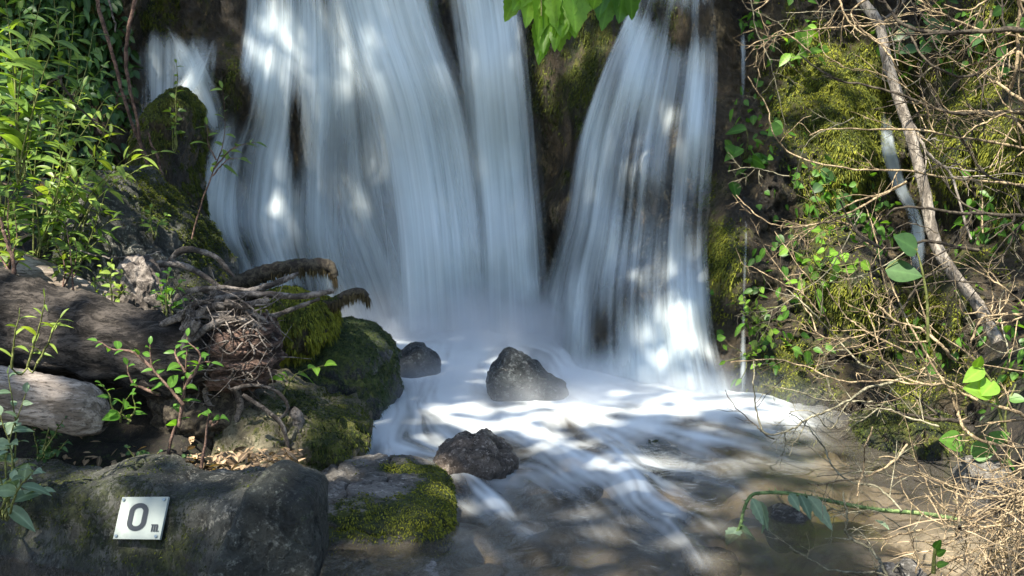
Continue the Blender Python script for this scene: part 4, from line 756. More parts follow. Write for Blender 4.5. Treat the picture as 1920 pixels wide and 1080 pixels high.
# little plants on the right-hand cliff
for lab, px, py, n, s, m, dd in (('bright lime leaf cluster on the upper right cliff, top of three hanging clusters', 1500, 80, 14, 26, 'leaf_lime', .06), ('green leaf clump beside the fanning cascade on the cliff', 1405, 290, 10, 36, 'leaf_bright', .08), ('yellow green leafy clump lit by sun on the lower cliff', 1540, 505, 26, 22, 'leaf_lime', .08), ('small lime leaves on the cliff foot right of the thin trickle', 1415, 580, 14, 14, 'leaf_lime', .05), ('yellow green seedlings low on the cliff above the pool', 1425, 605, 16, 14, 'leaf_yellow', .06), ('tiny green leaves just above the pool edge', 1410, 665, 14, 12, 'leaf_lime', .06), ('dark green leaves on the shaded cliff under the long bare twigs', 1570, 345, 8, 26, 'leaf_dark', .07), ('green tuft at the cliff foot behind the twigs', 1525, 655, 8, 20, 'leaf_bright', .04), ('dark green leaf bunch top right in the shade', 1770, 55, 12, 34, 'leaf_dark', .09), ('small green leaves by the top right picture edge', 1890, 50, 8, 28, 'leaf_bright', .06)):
    Yc = float(cliffY(px, py)) - .16; c = at(px, py, Yc); k = s / F * Yc
    o = thing('leaf_clump', lab, 'plant', c); b = Buf(); Pp = c + rng.normal(size=(n, 3)) * [dd, .04, dd]
    for q in Pp: b.tube(spline(np.array([c + [0, .16, -.03], (c + q) / 2, q]), 7), .002, 4)
    b.build('stem', M['stem'], o)
    leaf_mesh('foliage', Pp, rng.normal(size=(n, 3)) * [1, .5, .6] + [0, -.3, -.3], rng.normal(size=(n, 3)) * .4 + [0, -.8, .6], k * rng.uniform(.7, 1.3, n), k * rng.uniform(.6, .9, n), M[m], o, rows=7, peak=.4)
wv = np.zeros(len(cliff_V))
for bx, by, rx, ry in ((1420, 260, 40, 70), (1520, 350, 70, 40), (1790, 60, 90, 60), (1880, 700, 60, 90), (1440, 60, 50, 50), (1480, 480, 50, 40), (1600, 420, 80, 40), (1430, 620, 50, 70), (1860, 420, 60, 60), (1760, 640, 60, 60)): wv += np.exp(-((cx - bx) / rx) ** 2 - ((cy - by) / ry) ** 2)
Pi, Ni = sample_faces(cliff_V, cliff_F, wv + 1e-9, 620); Ni *= -np.sign(Ni[:, 1:2])
tag(leaf_mesh('creeping_ivy', Pi + Ni * rng.uniform(.01, .10, (620, 1)), rng.normal(size=(620, 3)) * [1, .5, .6] + [0, -.3, -.6], Ni + rng.normal(size=(620, 3)) * .5, rng.uniform(.025, .06, 620), rng.uniform(.018, .042, 620), M['leaf_bright']), 'small green creeping leaves scattered over the right-hand cliff', 'ivy', kind='stuff')
# broad leaves among the twigs on the right
def broad(label, Y, specs, stalk, mat, cat='plant', name='broad_leafed_plant'):
    LP, LD, LN, LL, LW = [], [], [], [], []; b = Buf(); c = spline(at(np.array([p[0] for p in stalk], float), np.array([p[1] for p in stalk], float), Y), 16); b.tube(c, np.linspace(.006, .003, 16), 6)
    for (x0, y0), (x1, y1), w in specs:
        a = at(x0, y0, Y); e = at(x1, y1, Y - .03); LP.append(a); LD.append(e - a); LL.append(np.linalg.norm(e - a)); LW.append(w / F * Y); LN.append(np.array([rng.uniform(-.2, .2), -1, .7])); k = np.argmin(((c - a) ** 2).sum(1)); b.tube(spline(np.array([c[k], (c[k] + a) / 2 + [0, 0, .01], a]), 7), .002, 4)
    o = thing(name, label, cat, c[0]); b.build('stem', M['stem'], o)
    leaf_mesh('foliage', np.array(LP), np.array(LD), np.array(LN), np.array(LL), np.array(LW), M[mat], o, droop=.05, rows=11, peak=.36, fold=.12)
broad('pair of large dark round leaves before the leaning grey trunk', 3.7, [((1660, 505), (1730, 515), 50), ((1720, 470), (1675, 440), 48)], [(1740, 640), (1738, 560), (1725, 490), (1715, 465)], 'leaf_dark')
broad('large bright lime leaf with a notch, lit by sun among the right-hand twigs', 3.5, [((1862, 735), (1805, 725), 42), ((1845, 690), (1805, 715), 30), ((1830, 690), (1840, 665), 22), ((1866, 715), (1840, 740), 40)], [(1880, 800), (1872, 760), (1858, 715), (1840, 690)], 'leaf_lime')
broad('stalk with broad shaded green leaves low on the right', 3.6, [((1808, 830), (1760, 822), 44), ((1820, 850), (1870, 840), 42), ((1855, 870), (1862, 910), 30), ((1850, 830), (1895, 810), 30), ((1880, 860), (1905, 900), 24), ((1890, 745), (1925, 750), 22)], [(1905, 960), (1893, 860), (1885, 780), (1905, 720)], 'leaf_bright')
broad('sprig of small green leaves at the bottom among the dry grass', 2.7, [((1752, 1030), (1765, 1010), 16), ((1755, 1040), (1775, 1030), 16), ((1755, 1060), (1780, 1055), 14)], [(1750, 1075), (1752, 1040), (1756, 1015)], 'leaf_bright')

# ================================================================== bare shrubs on the right
def grow(b, P0, D, L, r, depth, sag=0.0):
    n = 7; D = D / (np.linalg.norm(D) + 1e-9); c = [P0]; 
    for i in range(n - 1):
        D = D + rng.normal(size=3) * 0.16 + np.array([0, 0, -sag]); D /= np.linalg.norm(D); c.append(c[-1] + D * L / (n - 1))
    c = np.array(c); b.tube(c, np.linspace(r, r * 0.45, n), 5, rng.random())
    if depth > 0:
        for i in range(rng.integers(2, 5)):
            k = rng.integers(1, n - 1); s = rng.normal(size=3); T = c[k + 1] - c[k]; T /= np.linalg.norm(T); s -= T * (s @ T); s /= np.linalg.norm(s)
            grow(b, c[k], T * .9 + s * rng.uniform(.5, 1.0), L * rng.uniform(.3, .6), r * .6, depth - 1)
def px_branch(pts, Y0, Y1, r0, r1, twigs, length, depth=1, mat='twig', parent=None, both=True):
    p = np.array(pts, float); n = max(16, 7 * len(p)); yy = np.linspace(Y0, Y1, len(p)) + rng.normal(size=len(p)) * .04
    c = spline(at(p[:, 0], p[:, 1], yy), n); c = c + np.cumsum(rng.normal(size=c.shape) * .0018, 0)
    if mat == 'twig': SUNPTS.extend([q for q in c[::2] if project(q)[1] > 330 or rng.random() < .5])
    b = Buf(); b.tube(c, np.linspace(r0, r1, n) * .72, 6, .5, jit=.16)
    for i in range(twigs):
        k = rng.integers(2, n - 1); T = c[min(k + 1, n - 1)] - c[k - 1]; T /= np.linalg.norm(T); s = rng.normal(size=3) * [1, .8, 1]; s -= T * (s @ T); s /= np.linalg.norm(s)
        rr = np.interp(k, [0, n - 1], [r0, r1]) * rng.uniform(.45, .75); grow(b, c[k], T * rng.uniform(.5, 1.1) + s, length * rng.uniform(.4, 1.2), max(rr * .7, .0011), depth)
    return b.build('branch', M[mat], parent)
def shrub(label, base, branches, cat='shrub', name='bare_shrub', group=None):
    o = thing(name, label, cat, base, group)
    for a in branches: px_branch(*a, parent=o)
    return o
T_, G_, D_ = 'twig', 'twig_grey', 'twig_dark'
shrub('tan bare branches reaching in from the right edge across the upper mossy cliff', at(1990, 330, 4.3), [
 ([(1960, 350), (1800, 335), (1710, 325), (1635, 320), (1590, 315), (1530, 300), (1480, 280), (1457, 250), (1440, 190), (1407, 140)], 4.2, 4.1, .007, .003, 5, .18, 1, T_),
 ([(1960, 290), (1850, 268), (1740, 250), (1650, 245), (1545, 245), (1507, 257)], 4.25, 4.0, .008, .003, 5, .14, 1, T_),
 ([(1960, 240), (1860, 215), (1780, 218), (1730, 190)], 4.2, 4.1, .008, .004, 5, .25, 1, T_),
 ([(1960, 210), (1900, 212), (1840, 230), (1802, 255)], 4.0, 3.9, .006, .003, 4, .15, 1, T_),
 ([(1960, 215), (1890, 175), (1840, 140), (1830, 120)], 3.9, 3.9, .010, .004, 8, .22, 1, T_),
 ([(1915, -40), (1912, 60), (1905, 120), (1890, 180), (1920, 240)], 3.8, 3.9, .009, .007, 10, .22, 1, T_),
 ([(1960, 80), (1880, 62), (1830, 50), (1760, 20), (1690, -20)], 4.0, 4.1, .007, .004, 9, .25, 1, T_),
 ([(1860, 20), (1845, 60), (1825, 80), (1795, 108)], 3.9, 3.9, .006, .003, 3, .12, 0, T_),
 ([(1650, -20), (1600, 30), (1640, 75), (1680, 120), (1720, 190), (1750, 250)], 4.4, 4.3, .006, .003, 8, .22, 1, T_),
 ([(1560, -30), (1590, 40), (1650, 85)], 4.5, 4.4, .006, .004, 5, .16, 1, T_),
 ([(1960, 20), (1880, -10), (1820, 20), (1770, 10)], 4.0, 4.0, .007, .003, 9, .22, 1, T_)])
shrub('dark shaded branches crossing before the leaning trunk', at(1990, 60, 3.9), [
 ([(1960, 60), (1850, 55), (1760, 58), (1715, 50), (1680, 30), (1640, -20)], 3.8, 4.0, .013, .008, 8, .25, 1, D_),
 ([(1960, 220), (1900, 215), (1845, 217), (1780, 215), (1715, 195), (1660, 175), (1600, 160), (1540, 145), (1490, 110)], 4.1, 4.3, .011, .004, 10, .22, 1, D_),
 ([(1960, 405), (1860, 402), (1780, 395), (1680, 385), (1650, 400)], 3.9, 4.0, .011, .005, 8, .22, 1, D_),
 ([(1835, 470), (1770, 455), (1730, 450), (1660, 465), (1615, 450), (1590, 420), (1570, 380)], 3.9, 4.0, .009, .004, 6, .2, 1, D_),
 ([(1960, 150), (1880, 130), (1800, 150), (1740, 120), (1700, 60)], 4.0, 4.1, .009, .005, 8, .25, 1, D_),
 ([(1960, 360), (1850, 330), (1800, 260), (1760, 200), (1740, 150)], 4.3, 4.3, .008, .004, 8, .25, 1, D_),
 ([(1780, 500), (1720, 540), (1640, 700), (1650, 760)], 4.2, 4.3, .006, .004, 7, .2, 1, D_),
 ([(1960, 500), (1870, 530), (1780, 530), (1690, 540)], 4.0, 4.2, .007, .003, 8, .2, 1, D_)])
shrub('forked tan twigs pointing left in front of the thin trickle and lower cliff', at(1730, 345, 4.2), [
 ([(1700, 340), (1640, 375), (1600, 395), (1545, 418), (1475, 428), (1425, 405), (1385, 365)], 4.1, 4.0, .006, .0025, 6, .14, 1, T_),
 ([(1690, 345), (1640, 365), (1580, 390), (1530, 425), (1500, 450)], 4.15, 4.0, .005, .0025, 5, .12, 1, T_),
 ([(1640, 470), (1595, 430), (1560, 415), (1530, 390), (1512, 352)], 4.2, 4.1, .005, .0025, 4, .12, 1, T_),
 ([(1540, 590), (1500, 545), (1470, 530), (1420, 500), (1400, 495), (1385, 465)], 4.2, 4.3, .004, .002, 3, .12, 1, T_),
 ([(1530, 620), (1500, 560), (1480, 530), (1445, 480), (1418, 430)], 4.3, 4.3, .0045, .002, 4, .12, 1, T_),
 ([(1560, 620), (1530, 540), (1500, 500), (1460, 445)], 4.25, 4.3, .004, .002, 4, .12, 1, T_),
 ([(1700, 640), (1660, 540), (1640, 450), (1622, 388)], 4.0, 4.1, .005, .0025, 5, .14, 1, T_),
 ([(1520, 100), (1460, 60), (1420, 90), (1400, 95)], 4.7, 4.7, .005, .0025, 4, .15, 1, T_),
 ([(1700, 40), (1620, 45), (1540, 55), (1480, 65), (1440, 78), (1402, 95)], 4.6, 4.5, .005, .0025, 5, .16, 1, T_),
 ([(1480, 330), (1430, 320), (1400, 318), (1370, 330)], 4.4, 4.4, .003, .0015, 4, .14, 1, G_),
 ([(1470, -30), (1410, 20), (1380, -20)], 5.2, 5.2, .005, .003, 3, .15, 1, T_),
 ([(1405, -20), (1420, 60), (1450, 130), (1480, 240)], 5.0, 5.0, .004, .002, 5, .2, 1, G_)])
shrub('long pale canes rising up and left from the right bank over the cliff foot', at(1960, 860, 3.5), [
 ([(1990, 850), (1920, 840), (1820, 815), (1785, 770), (1765, 725), (1730, 670), (1695, 605), (1665, 540), (1640, 500)], 3.4, 3.8, .008, .003, 8, .2, 1, T_),
 ([(1960, 800), (1900, 775), (1830, 755), (1780, 730), (1730, 722), (1680, 705)], 3.5, 3.6, .009, .004, 7, .18, 1, T_),
 ([(1790, 675), (1770, 655), (1730, 615), (1680, 595), (1640, 565)], 3.9, 3.9, .009, .005, 6, .18, 1, T_),
 ([(1710, 660), (1630, 625), (1580, 590), (1550, 540)], 3.9, 4.1, .005, .0025, 6, .16, 1, T_),
 ([(1680, 700), (1650, 670), (1630, 600), (1605, 540), (1590, 480)], 3.9, 4.0, .004, .002, 6, .15, 1, T_),
 ([(1640, 690), (1605, 675), (1560, 630), (1515, 580), (1465, 540)], 4.0, 4.1, .005, .0025, 6, .16, 1, G_),
 ([(1720, 720), (1670, 718), (1580, 718), (1505, 695), (1445, 685), (1375, 688)], 3.8, 3.8, .0055, .002, 6, .15, 1, T_),
 ([(1640, 752), (1600, 750), (1540, 748), (1480, 730), (1420, 722)], 3.85, 3.85, .0045, .002, 5, .14, 1, G_),
 ([(1740, 640), (1690, 640), (1660, 625), (1560, 640), (1500, 620)], 4.0, 4.0, .005, .0025, 8, .2, 1, T_),
 ([(1820, 645), (1840, 600), (1880, 590), (1960, 583)], 3.6, 3.7, .006, .005, 4, .12, 1, T_),
 ([(1960, 570), (1890, 610), (1850, 590), (1818, 590), (1810, 560)], 3.7, 3.7, .006, .003, 5, .14, 1, T_),
 ([(1860, 600), (1862, 560), (1860, 520)], 3.7, 3.7, .004, .002, 3, .1, 0, T_),
 ([(1960, 610), (1920, 575), (1880, 545), (1840, 520)], 3.6, 3.7, .006, .003, 6, .18, 1, T_)])
shrub('grey arching branch with upturned twigs dipping to the water at the cliff foot', at(1700, 705, 3.8), [
 ([(1720, 700), (1680, 712), (1630, 725), (1600, 745), (1560, 765), (1520, 780), (1485, 808), (1450, 824), (1430, 810), (1420, 775), (1415, 720), (1412, 675)], 3.8, 3.8, .0075, .003, 7, .14, 1, G_),
 ([(1450, 822), (1415, 798), (1380, 760), (1360, 728)], 3.8, 3.85, .004, .0018, 3, .1, 0, D_),
 ([(1600, 745), (1560, 800), (1525, 770), (1480, 768)], 3.8, 3.75, .004, .0018, 4, .12, 1, G_),
 ([(1760, 800), (1700, 785), (1640, 770), (1590, 790), (1545, 730)], 3.7, 3.8, .005, .002, 6, .16, 1, G_),
 ([(1820, 790), (1740, 782), (1690, 775), (1640, 760)], 3.8, 3.9, .012, .006, 7, .2, 1, D_)])
shrub('sparse pale twigs spread over the dark water at lower right', at(1700, 990, 3.0), [
 ([(1690, 960), (1640, 915), (1605, 910), (1570, 880), (1545, 840), (1515, 800), (1500, 780), (1480, 768)], 3.1, 3.4, .0045, .002, 6, .14, 1, G_),
 ([(1700, 835), (1685, 858), (1640, 885), (1560, 897), (1515, 905)], 3.2, 3.1, .0055, .0025, 5, .10, 0, T_),
 ([(1605, 930), (1620, 870), (1628, 840), (1640, 806)], 3.1, 3.2, .0035, .003, 1, .08, 0, T_),
 ([(1700, 900), (1625, 880), (1530, 890)], 3.3, 3.3, .003, .0015, 5, .15, 1, G_),
 ([(1690, 1110), (1660, 1080), (1600, 1070), (1560, 1060), (1525, 1040), (1492, 1015)], 2.75, 2.7, .005, .0022, 4, .12, 1, G_),
 ([(1680, 1110), (1655, 1070), (1625, 1035), (1585, 1010), (1575, 970), (1568, 935)], 2.8, 2.9, .007, .003, 6, .12, 1, G_),
 ([(1730, 990), (1690, 1010), (1655, 1020), (1600, 1018)], 3.0, 2.95, .005, .002, 4, .08, 0, T_),
 ([(1730, 960), (1700, 1000), (1640, 960), (1550, 970)], 3.1, 3.0, .003, .0015, 6, .14, 1, G_),
 ([(1720, 1075), (1728, 1040), (1715, 990)], 2.7, 2.75, .004, .002, 4, .08, 0, T_)])
BR = []
for pts in ([(1960, 900), (1850, 960), (1770, 950), (1730, 900), (1712, 850), (1708, 832)], [(1990, 960), (1880, 980), (1780, 975), (1720, 940), (1690, 890)], [(1990, 930), (1900, 950), (1820, 990), (1760, 1010), (1730, 1002)], [(1990, 985), (1880, 1010), (1800, 1040), (1740, 1070), (1700, 1100)], [(1990, 880), (1900, 930), (1830, 940), (1780, 930), (1750, 910)],
           [(1990, 1010), (1900, 1000), (1840, 1020), (1790, 1060), (1760, 1100)], [(1960, 870), (1890, 880), (1840, 885), (1800, 870)], [(1990, 850), (1920, 880), (1860, 905), (1795, 900)], [(1990, 905), (1930, 930), (1860, 970), (1800, 1000)], [(1990, 1050), (1920, 1030), (1860, 1060), (1820, 1110)], [(1950, 1100), (1940, 1000), (1930, 940), (1890, 880), (1860, 830)], [(1900, 1110), (1885, 1020), (1880, 960)], [(1840, 1110), (1850, 1040), (1880, 980), (1905, 930)], [(1990, 935), (1890, 925), (1820, 915), (1750, 890), (1720, 870)], [(1800, 990), (1795, 950), (1790, 905)], [(1990, 970), (1900, 955), (1830, 955), (1780, 990), (1745, 995)]):
    BR.append((pts, 2.75 + rng.uniform(-.15, .3), 2.85 + rng.uniform(-.1, .3), .0055, .002, 7, .13, 1, T_))
shrub('dense sunlit tangle of pinkish tan twigs filling the bottom right corner', at(1960, 1100, 2.8), BR)
# random thin fill so the thicket has depth
for lab, box, n, Yr, mt, ln in (('fine haze of bare twigs before the upper right cliff', (1500, 1980, -40, 420), 15, (4.2, 5.2), G_, 260), ('fine bare twigs hanging before the lower right cliff', (1500, 1980, 420, 800), 16, (3.9, 4.7), T_, 240)):
    L_ = []
    for i in range(n):
        x = rng.uniform(box[0] + 60, box[1]); y = rng.uniform(box[2], box[3]); a = rng.uniform(math.pi * .75, math.pi * 1.35) if rng.random() < .7 else rng.uniform(1.2, 1.9); l = ln * rng.uniform(.4, 1.1); cv = rng.uniform(-.7, .7)
        pts = [(x, y), (x + .5 * l * math.cos(a), y - .5 * l * math.sin(a)), (x + l * math.cos(a + cv) , y - l * math.sin(a + cv))]; yy = rng.uniform(*Yr)
        L_.append((pts, yy, yy + rng.uniform(-.2, .2), .0038, .0015, 4, .14, 1, rng.choice([mt, T_, D_, G_])))
    shrub(lab, at(1980, box[3], 4.4), L_)
# dry grass at the bottom right
n = 220; Ps = at(rng.uniform(1760, 1960, n), rng.uniform(960, 1110, n), rng.uniform(2.6, 3.1, n))
tag(leaf_mesh('dry_grass', Ps, rng.normal(size=(n, 3)) * [1, .6, .7] + [0, 0, .2], rng.normal(size=(n, 3)), rng.uniform(.05, .22, n), rng.uniform(.002, .005, n), M['straw'], droop=.3, rows=5), 'dry straw-coloured grass and stalks in the bottom right corner', 'dry grass', kind='stuff')
# bramble
bo = thing('bramble', 'green thorny bramble cane arching over the water with wilted leaves at its tip', 'bramble', at(1760, 970, 3.3)); b = Buf()
p = np.array([(1800, 975), (1730, 963), (1640, 955), (1560, 940), (1480, 925), (1430, 924), (1408, 930), (1395, 955), (1388, 985), (1378, 1005)], float); c = spline(at(p[:, 0], p[:, 1], np.linspace(3.35, 3.25, 10)), 90); b.tube(c, np.linspace(.007, .005, 90), 7)
for k in range(3, 88, 2):
    s = rng.normal(size=3); T = c[k + 1] - c[k - 1]; T /= np.linalg.norm(T); s -= T * (s @ T); s /= np.linalg.norm(s); b.tube(np.array([c[k], c[k] + s * .009, c[k] + s * .016 + T * .003]), np.array([.003, .0015, .0002]), 4)
b.build('stem', M['bramble'], bo)
sp_ = [((1410, 935), (1432, 975), 22), ((1425, 940), (1440, 985), 18), ((1436, 960), (1428, 992), 14), ((1385, 990), (1362, 1012), 30), ((1388, 985), (1418, 1005), 24), ((1500, 928), (1520, 965), 24), ((1515, 930), (1562, 982), 26), ((1480, 926), (1500, 950), 20), ((1640, 975), (1668, 985), 16)]
a0 = np.array([at(x0, y0, 3.27) for (x0, y0), _, _ in sp_]); e0 = np.array([at(x1, y1, 3.2) for _, (x1, y1), _ in sp_])
leaf_mesh('foliage', a0, e0 - a0, rng.normal(size=(9, 3)) * .4 + [0, -.8, .5], np.linalg.norm(e0 - a0, axis=1), np.array([w for _, _, w in sp_]) / F * 3.25, M['leaf_grey'], bo, rows=11, lobe=.1, droop=.2)

# red stems and roots high on the left, leaning grey tree on the right
for lab, pts, Y, r, mt in (('long reddish stem slanting down the dark wall left of the rounded boulder', [(178, -40), (190, 30), (215, 110), (238, 190), (262, 260), (285, 310), (310, 365)], 5.35, .010, 'stem_red'), ('second reddish stem curving down from the top edge by the faint water veil', [(260, -40), (248, 20), (238, 60), (234, 110), (240, 150), (252, 210), (270, 290), (300, 350)], 5.3, .010, 'stem_red'), ('short reddish stick leaning against the rounded mossy boulder', [(318, 370), (305, 330), (290, 280), (280, 250)], 5.4, .008, 'stem_red'), ('thin dark twig slanting through the left leafy plants', [(-20, 280), (30, 215), (75, 165), (112, 142)], 3.9, .006, 'twig_dark'), ('dark bent twig hanging over the middle of the left greenery', [(108, 140), (130, 170), (150, 200), (185, 240)], 4.0, .005, 'twig_dark'), ('dark stick standing by the left edge on the pale log', [(28, 530), (20, 480), (5, 420), (-10, 390)], 3.9, .008, 'stem_red'), ('bare pale twig lying along the rock ledge over the stump', [(150, 470), (210, 482), (270, 478), (300, 470)], 4.3, .004, 'root'), ('thin vine hanging down the dark wall left of the red stems', [(200, -30), (212, 20), (222, 60)], 5.4, .006, 'root')):
    b = Buf(); p = np.array(pts, float); c = spline(at(p[:, 0], p[:, 1], Y), 40); c = c + np.cumsum(rng.normal(size=c.shape) * .0015, 0); b.tube(c, np.linspace(r, r * .6, 40), 7, .5, jit=.08)
    tag(b.build('twig', M[mt]), lab, 'twig')
b = Buf()
tr = thing('tree', 'slender grey trunk leaning across the right of the cliff, sunlit', 'tree', at(1850, 600, 4.75))
p = np.array([(1560, -120), (1610, -10), (1648, 45), (1662, 110), (1682, 175), (1706, 250), (1732, 350), (1752, 450), (1785, 510), (1832, 570), (1870, 640)], float); c = spline(at(p[:, 0], p[:, 1], np.linspace(5.0, 4.6, 11)), 90); b.tube(c, np.linspace(.020, .026, 90), 12, .5, jit=.05); b.build('trunk', M['trunk'], tr)
for a_ in (([(1690, 200), (1740, 290), (1780, 330), (1800, 390), (1820, 450)], 4.85, 4.6, .010, .006, 6, .25, 1, 'trunk'), ([(1640, 40), (1680, 20), (1720, -40)], 4.95, 4.8, .010, .006, 4, .25, 1, 'trunk')):
    px_branch(*a_, parent=tr)

# ================================================================== unseen trees added overhead, crowns shaped to dapple the light
LIT = [(1000, 960, 70, 25, .3), (1100, 1000, 60, 30, .3), (1240, 1000, 80, 30, .3), (900, 1040, 70, 25, .25), (1380, 930, 60, 40, .25), (1330, 1060, 60, 25, .3), (470, 90, 25, 60, .35), (600, 110, 90, 90, .25), (400, 150, 30, 40, .55), (690, 640, 50, 25, .5), (540, 660, 60, 20, .5), (30, 960, 60, 40, .5), (430, 960, 40, 60, .55), (350, 1000, 40, 40, .35), (530, 950, 40, 60, .3), (1060, 830, 50, 20, .5), (960, 690, 40, 30, .35), (890, 835, 50, 25, .6),
   # places the sun reaches, in picture coordinates, with how much of it
 (60, 60, 90, 80, .8), (110, 130, 110, 80, .8), (20, 110, 60, 120, .7), (130, 230, 100, 70, .75), (190, 320, 90, 50, .7), (110, 420, 90, 70, .8), (40, 500, 70, 35, .9), (120, 490, 80, 60, .9), (210, 540, 60, 45, .9), (300, 530, 30, 40, .6), (60, 570, 120, 25, .7), (110, 715, 70, 25, .8), (80, 575, 150, 14, .8), (230, 610, 90, 14, .7), (60, 740, 60, 20, .6), (260, 880, 130, 14, .7), (420, 900, 50, 40, .5), (120, 930, 60, 30, .5), (270, 460, 50, 60, .5), (380, 440, 30, 40, .5), (660, 690, 40, 30, .4),
 (450, 655, 50, 25, .8), (400, 590, 80, 12, .6), (560, 600, 60, 50, .45), (470, 860, 60, 14, .9), (500, 745, 90, 22, .7), (640, 795, 60, 22, .6), (560, 800, 70, 30, .4), (720, 890, 120, 16, .55), (822, 930, 50, 40, 1), (820, 900, 40, 20, 1), (880, 820, 40, 16, .6), (340, 680, 60, 40, .5), (560, 695, 40, 20, .5), (250, 285, 40, 20, .5),
 (270, 50, 18, 25, .8), (280, 95, 20, 15, .7), (270, 135, 14, 14, .6), (330, 120, 40, 30, .5), (540, 80, 45, 70, .38), (625, 60, 40, 80, .30), (570, 150, 70, 35, .35), (530, 380, 30, 70, .35), (420, 190, 30, 20, .5), (430, 60, 20, 60, .4),
 (1125, 315, 22, 12, .8), (1160, 330, 30, 14, .9), (1185, 350, 20, 20, .8), (1240, 250, 25, 30, .5), (1305, 300, 20, 14, .6), (1265, 420, 22, 30, .8), (1240, 510, 30, 40, .5), (1280, 590, 60, 60, .5), (1250, 690, 80, 45, .38), (1090, 660, 20, 20, .6), (1330, 700, 50, 40, .4), (1100, 40, 40, 30, .4),
 (860, 770, 70, 28, .6), (780, 800, 60, 20, .3), (960, 790, 80, 20, .5), (1040, 960, 120, 30, .35), (1150, 1030, 120, 30, .35), (1400, 1000, 60, 60, .4), (1040, 790, 70, 25, .6), (1120, 765, 80, 24, .4), (1290, 768, 150, 26, .5), (1180, 800, 60, 14, .3), (1180, 870, 70, 20, .5), (1240, 910, 60, 25, .35), (1180, 920, 40, 15, .4), (1340, 870, 60, 20, .4),
 (1060, 40, 80, 40, .8), (1500, 60, 25, 50, .9), (1490, 150, 40, 40, .6), (1600, 130, 80, 55, 1), (1640, 270, 50, 70, .6), (1440, 500, 50, 60, .6), (1560, 540, 120, 90, 1), (1460, 620, 110, 110, .95), (1640, 620, 70, 80, .9), (1620, 155, 35, 30, .8), (1790, 310, 35, 60, .85), (1560, 210, 60, 30, .45), (1540, 500, 60, 30, .95), (1590, 570, 60, 50, .9), (1650, 600, 60, 60, .9), (1440, 560, 60, 50, .8), (1430, 640, 80, 50, .75), (1500, 680, 90, 50, .65), (1340, 420, 25, 50, .7), (1660, 460, 40, 20, .6),
 (1680, 150, 30, 60, .7), (1715, 280, 25, 70, .6), (1760, 440, 25, 40, .6), (1540, 310, 100, 16, .9), (1620, 250, 120, 12, .8), (1480, 420, 110, 30, .9), (1590, 390, 100, 30, .8), (1850, 180, 90, 110, .75), (1860, 60, 80, 60, .6), (1880, 300, 60, 60, .6), (1850, 600, 80, 70, .8), (1700, 620, 120, 90, .8), (1800, 760, 120, 60, .7), (1600, 730, 120, 30, .7), (1840, 930, 130, 90, .95), (1720, 930, 60, 70, .8), (1640, 880, 60, 60, .7), (1850, 1040, 110, 50, .95), (1660, 1050, 60, 30, .7), (1840, 710, 40, 30, .9), (1480, 760, 60, 50, .5), (1450, 640, 90, 30, .6)]
LITA = np.array(LIT)
def lit_at(px, py): return float(np.clip((LITA[:, 4] * np.exp(-(((px - LITA[:, 0]) / LITA[:, 2]) ** 2 + ((py - LITA[:, 1]) / LITA[:, 3]) ** 2) ** 1.3)).max(), 0, 1))
bpy.context.view_layer.update(); dg = bpy.context.evaluated_depsgraph_get()
ctr = np.array([0.15, 4.9, 0.9]); ua = np.cross(TO_SUN, (0, 0, 1)); ua /= np.linalg.norm(ua); ub = np.cross(ua, TO_SUN)
n = 42000; offs = rng.uniform(-4.2, 4.2, (n, 1)) * ua + rng.uniform(-3.6, 3.6, (n, 1)) * ub
CPs = ctr + offs + TO_SUN * rng.uniform(9.0, 11.5, (n, 1)); keep = []
hits = 0
dirv = Vector(-TO_SUN)
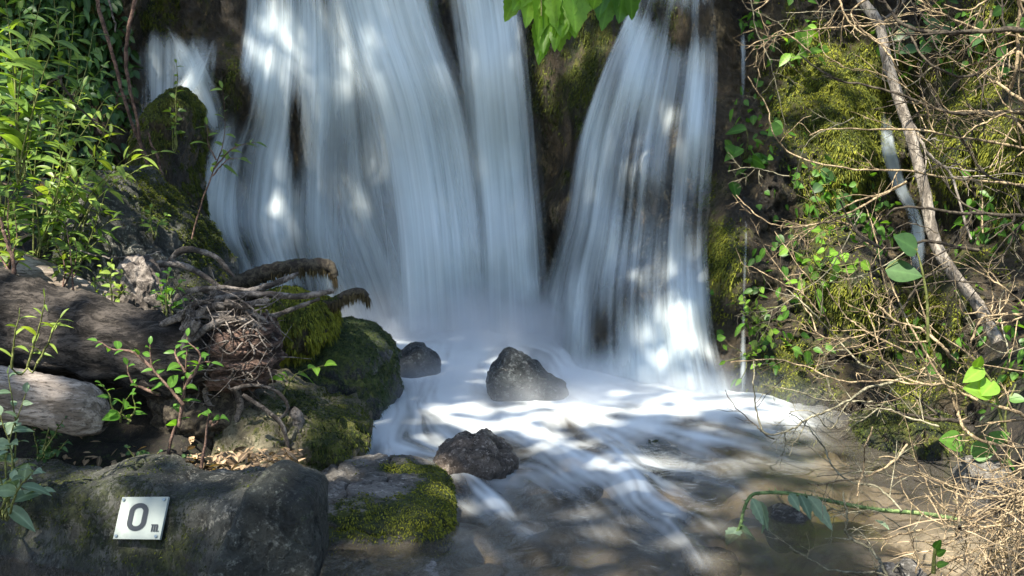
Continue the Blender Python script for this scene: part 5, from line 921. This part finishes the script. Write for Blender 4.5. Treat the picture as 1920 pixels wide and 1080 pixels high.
for i in range(n):
    o = Vector(CPs[i]); ok = None
    for hop in range(6):
        h, loc, nor, idx, ob, mt_ = SC.ray_cast(dg, o, dirv)
        if not h: break
        if ob.name.startswith('mist'): o = loc + dirv * 0.002; continue
        px, py = project(np.array(loc)); wat_ = ob.name.startswith('water'); ok = (float(px), float(py), 0.0 if wat_ else (0.6 if float(pn(np.array(loc) * 4.5 + 11)) > 0.13 else 0.015)); break
    if ok is None: keep.append(rng.random() < .6); continue
    inside_ = -40 < ok[0] < 1960 and -40 < ok[1] < 1120
    keep.append(rng.random() < -math.log(max(lit_at(*ok[:2]), ok[2], .004) if inside_ else .08) / 5.5)  # leaf kept only where shade is wanted below
SP = np.array(SUNPTS); nzs = fbm(SP * 2.4, 2); SP = SP[(nzs > -0.08) & (rng.random(len(SP)) < .9)]; sa = SP @ ua; sb = SP @ ub; ca = CPs @ ua; cb = CPs @ ub
near_ = np.zeros(len(CPs), bool)
for i in range(0, len(CPs), 2000): near_[i:i + 2000] = (((ca[i:i + 2000, None] - sa) ** 2 + (cb[i:i + 2000, None] - sb) ** 2) < 0.15 ** 2).any(1)
keep = np.array(keep) & ~(near_ & (rng.random(len(CPs)) < .93))
CPs = CPs[np.array(keep)]; n = len(CPs); print('crown leaves', n)
left_ = CPs[:, 0] + rng.normal(size=n) * .4 < -2.0
for lab, sel, bx in (('unseen leafy tree added on the left bank, crown shaped to dapple the light', left_, -5.2), ('unseen leafy tree added on the right bank, crown shaped to dapple the light', ~left_, 4.6)):
    Pc = CPs[sel]; m = len(Pc); o = thing('tree', lab, 'tree', (bx, 2.0, -0.1)); b = Buf()
    top = Pc.mean(0); tc = spline(np.array([(bx, 2.0, -.2), (bx * .97, 1.9, 2.5), (bx * .85, 1.8, 6.5), (top[0] * .6 + bx * .4, top[1] * .6 + .8, top[2] - .6), top + [0, 0, .5]]), 40); b.tube(tc, np.linspace(.22, .05, 40), 12, .5, jit=.04)
    for q in range(22):
        k = rng.integers(22, 39); e = Pc[rng.integers(0, m)]; b.tube(spline(np.array([tc[k], (tc[k] + e) / 2 + [0, 0, .15], e]), 10), np.linspace(.03, .006, 10), 5, .5)
    b.build('trunk', M['log'], o)
    leaf_mesh('crown', Pc, rng.normal(size=(m, 3)) * [1, 1, .4], rng.normal(size=(m, 3)) * .35 + TO_SUN, rng.uniform(.12, .19, m), rng.uniform(.08, .13, m), M['crown'], o, rows=5, droop=.2)
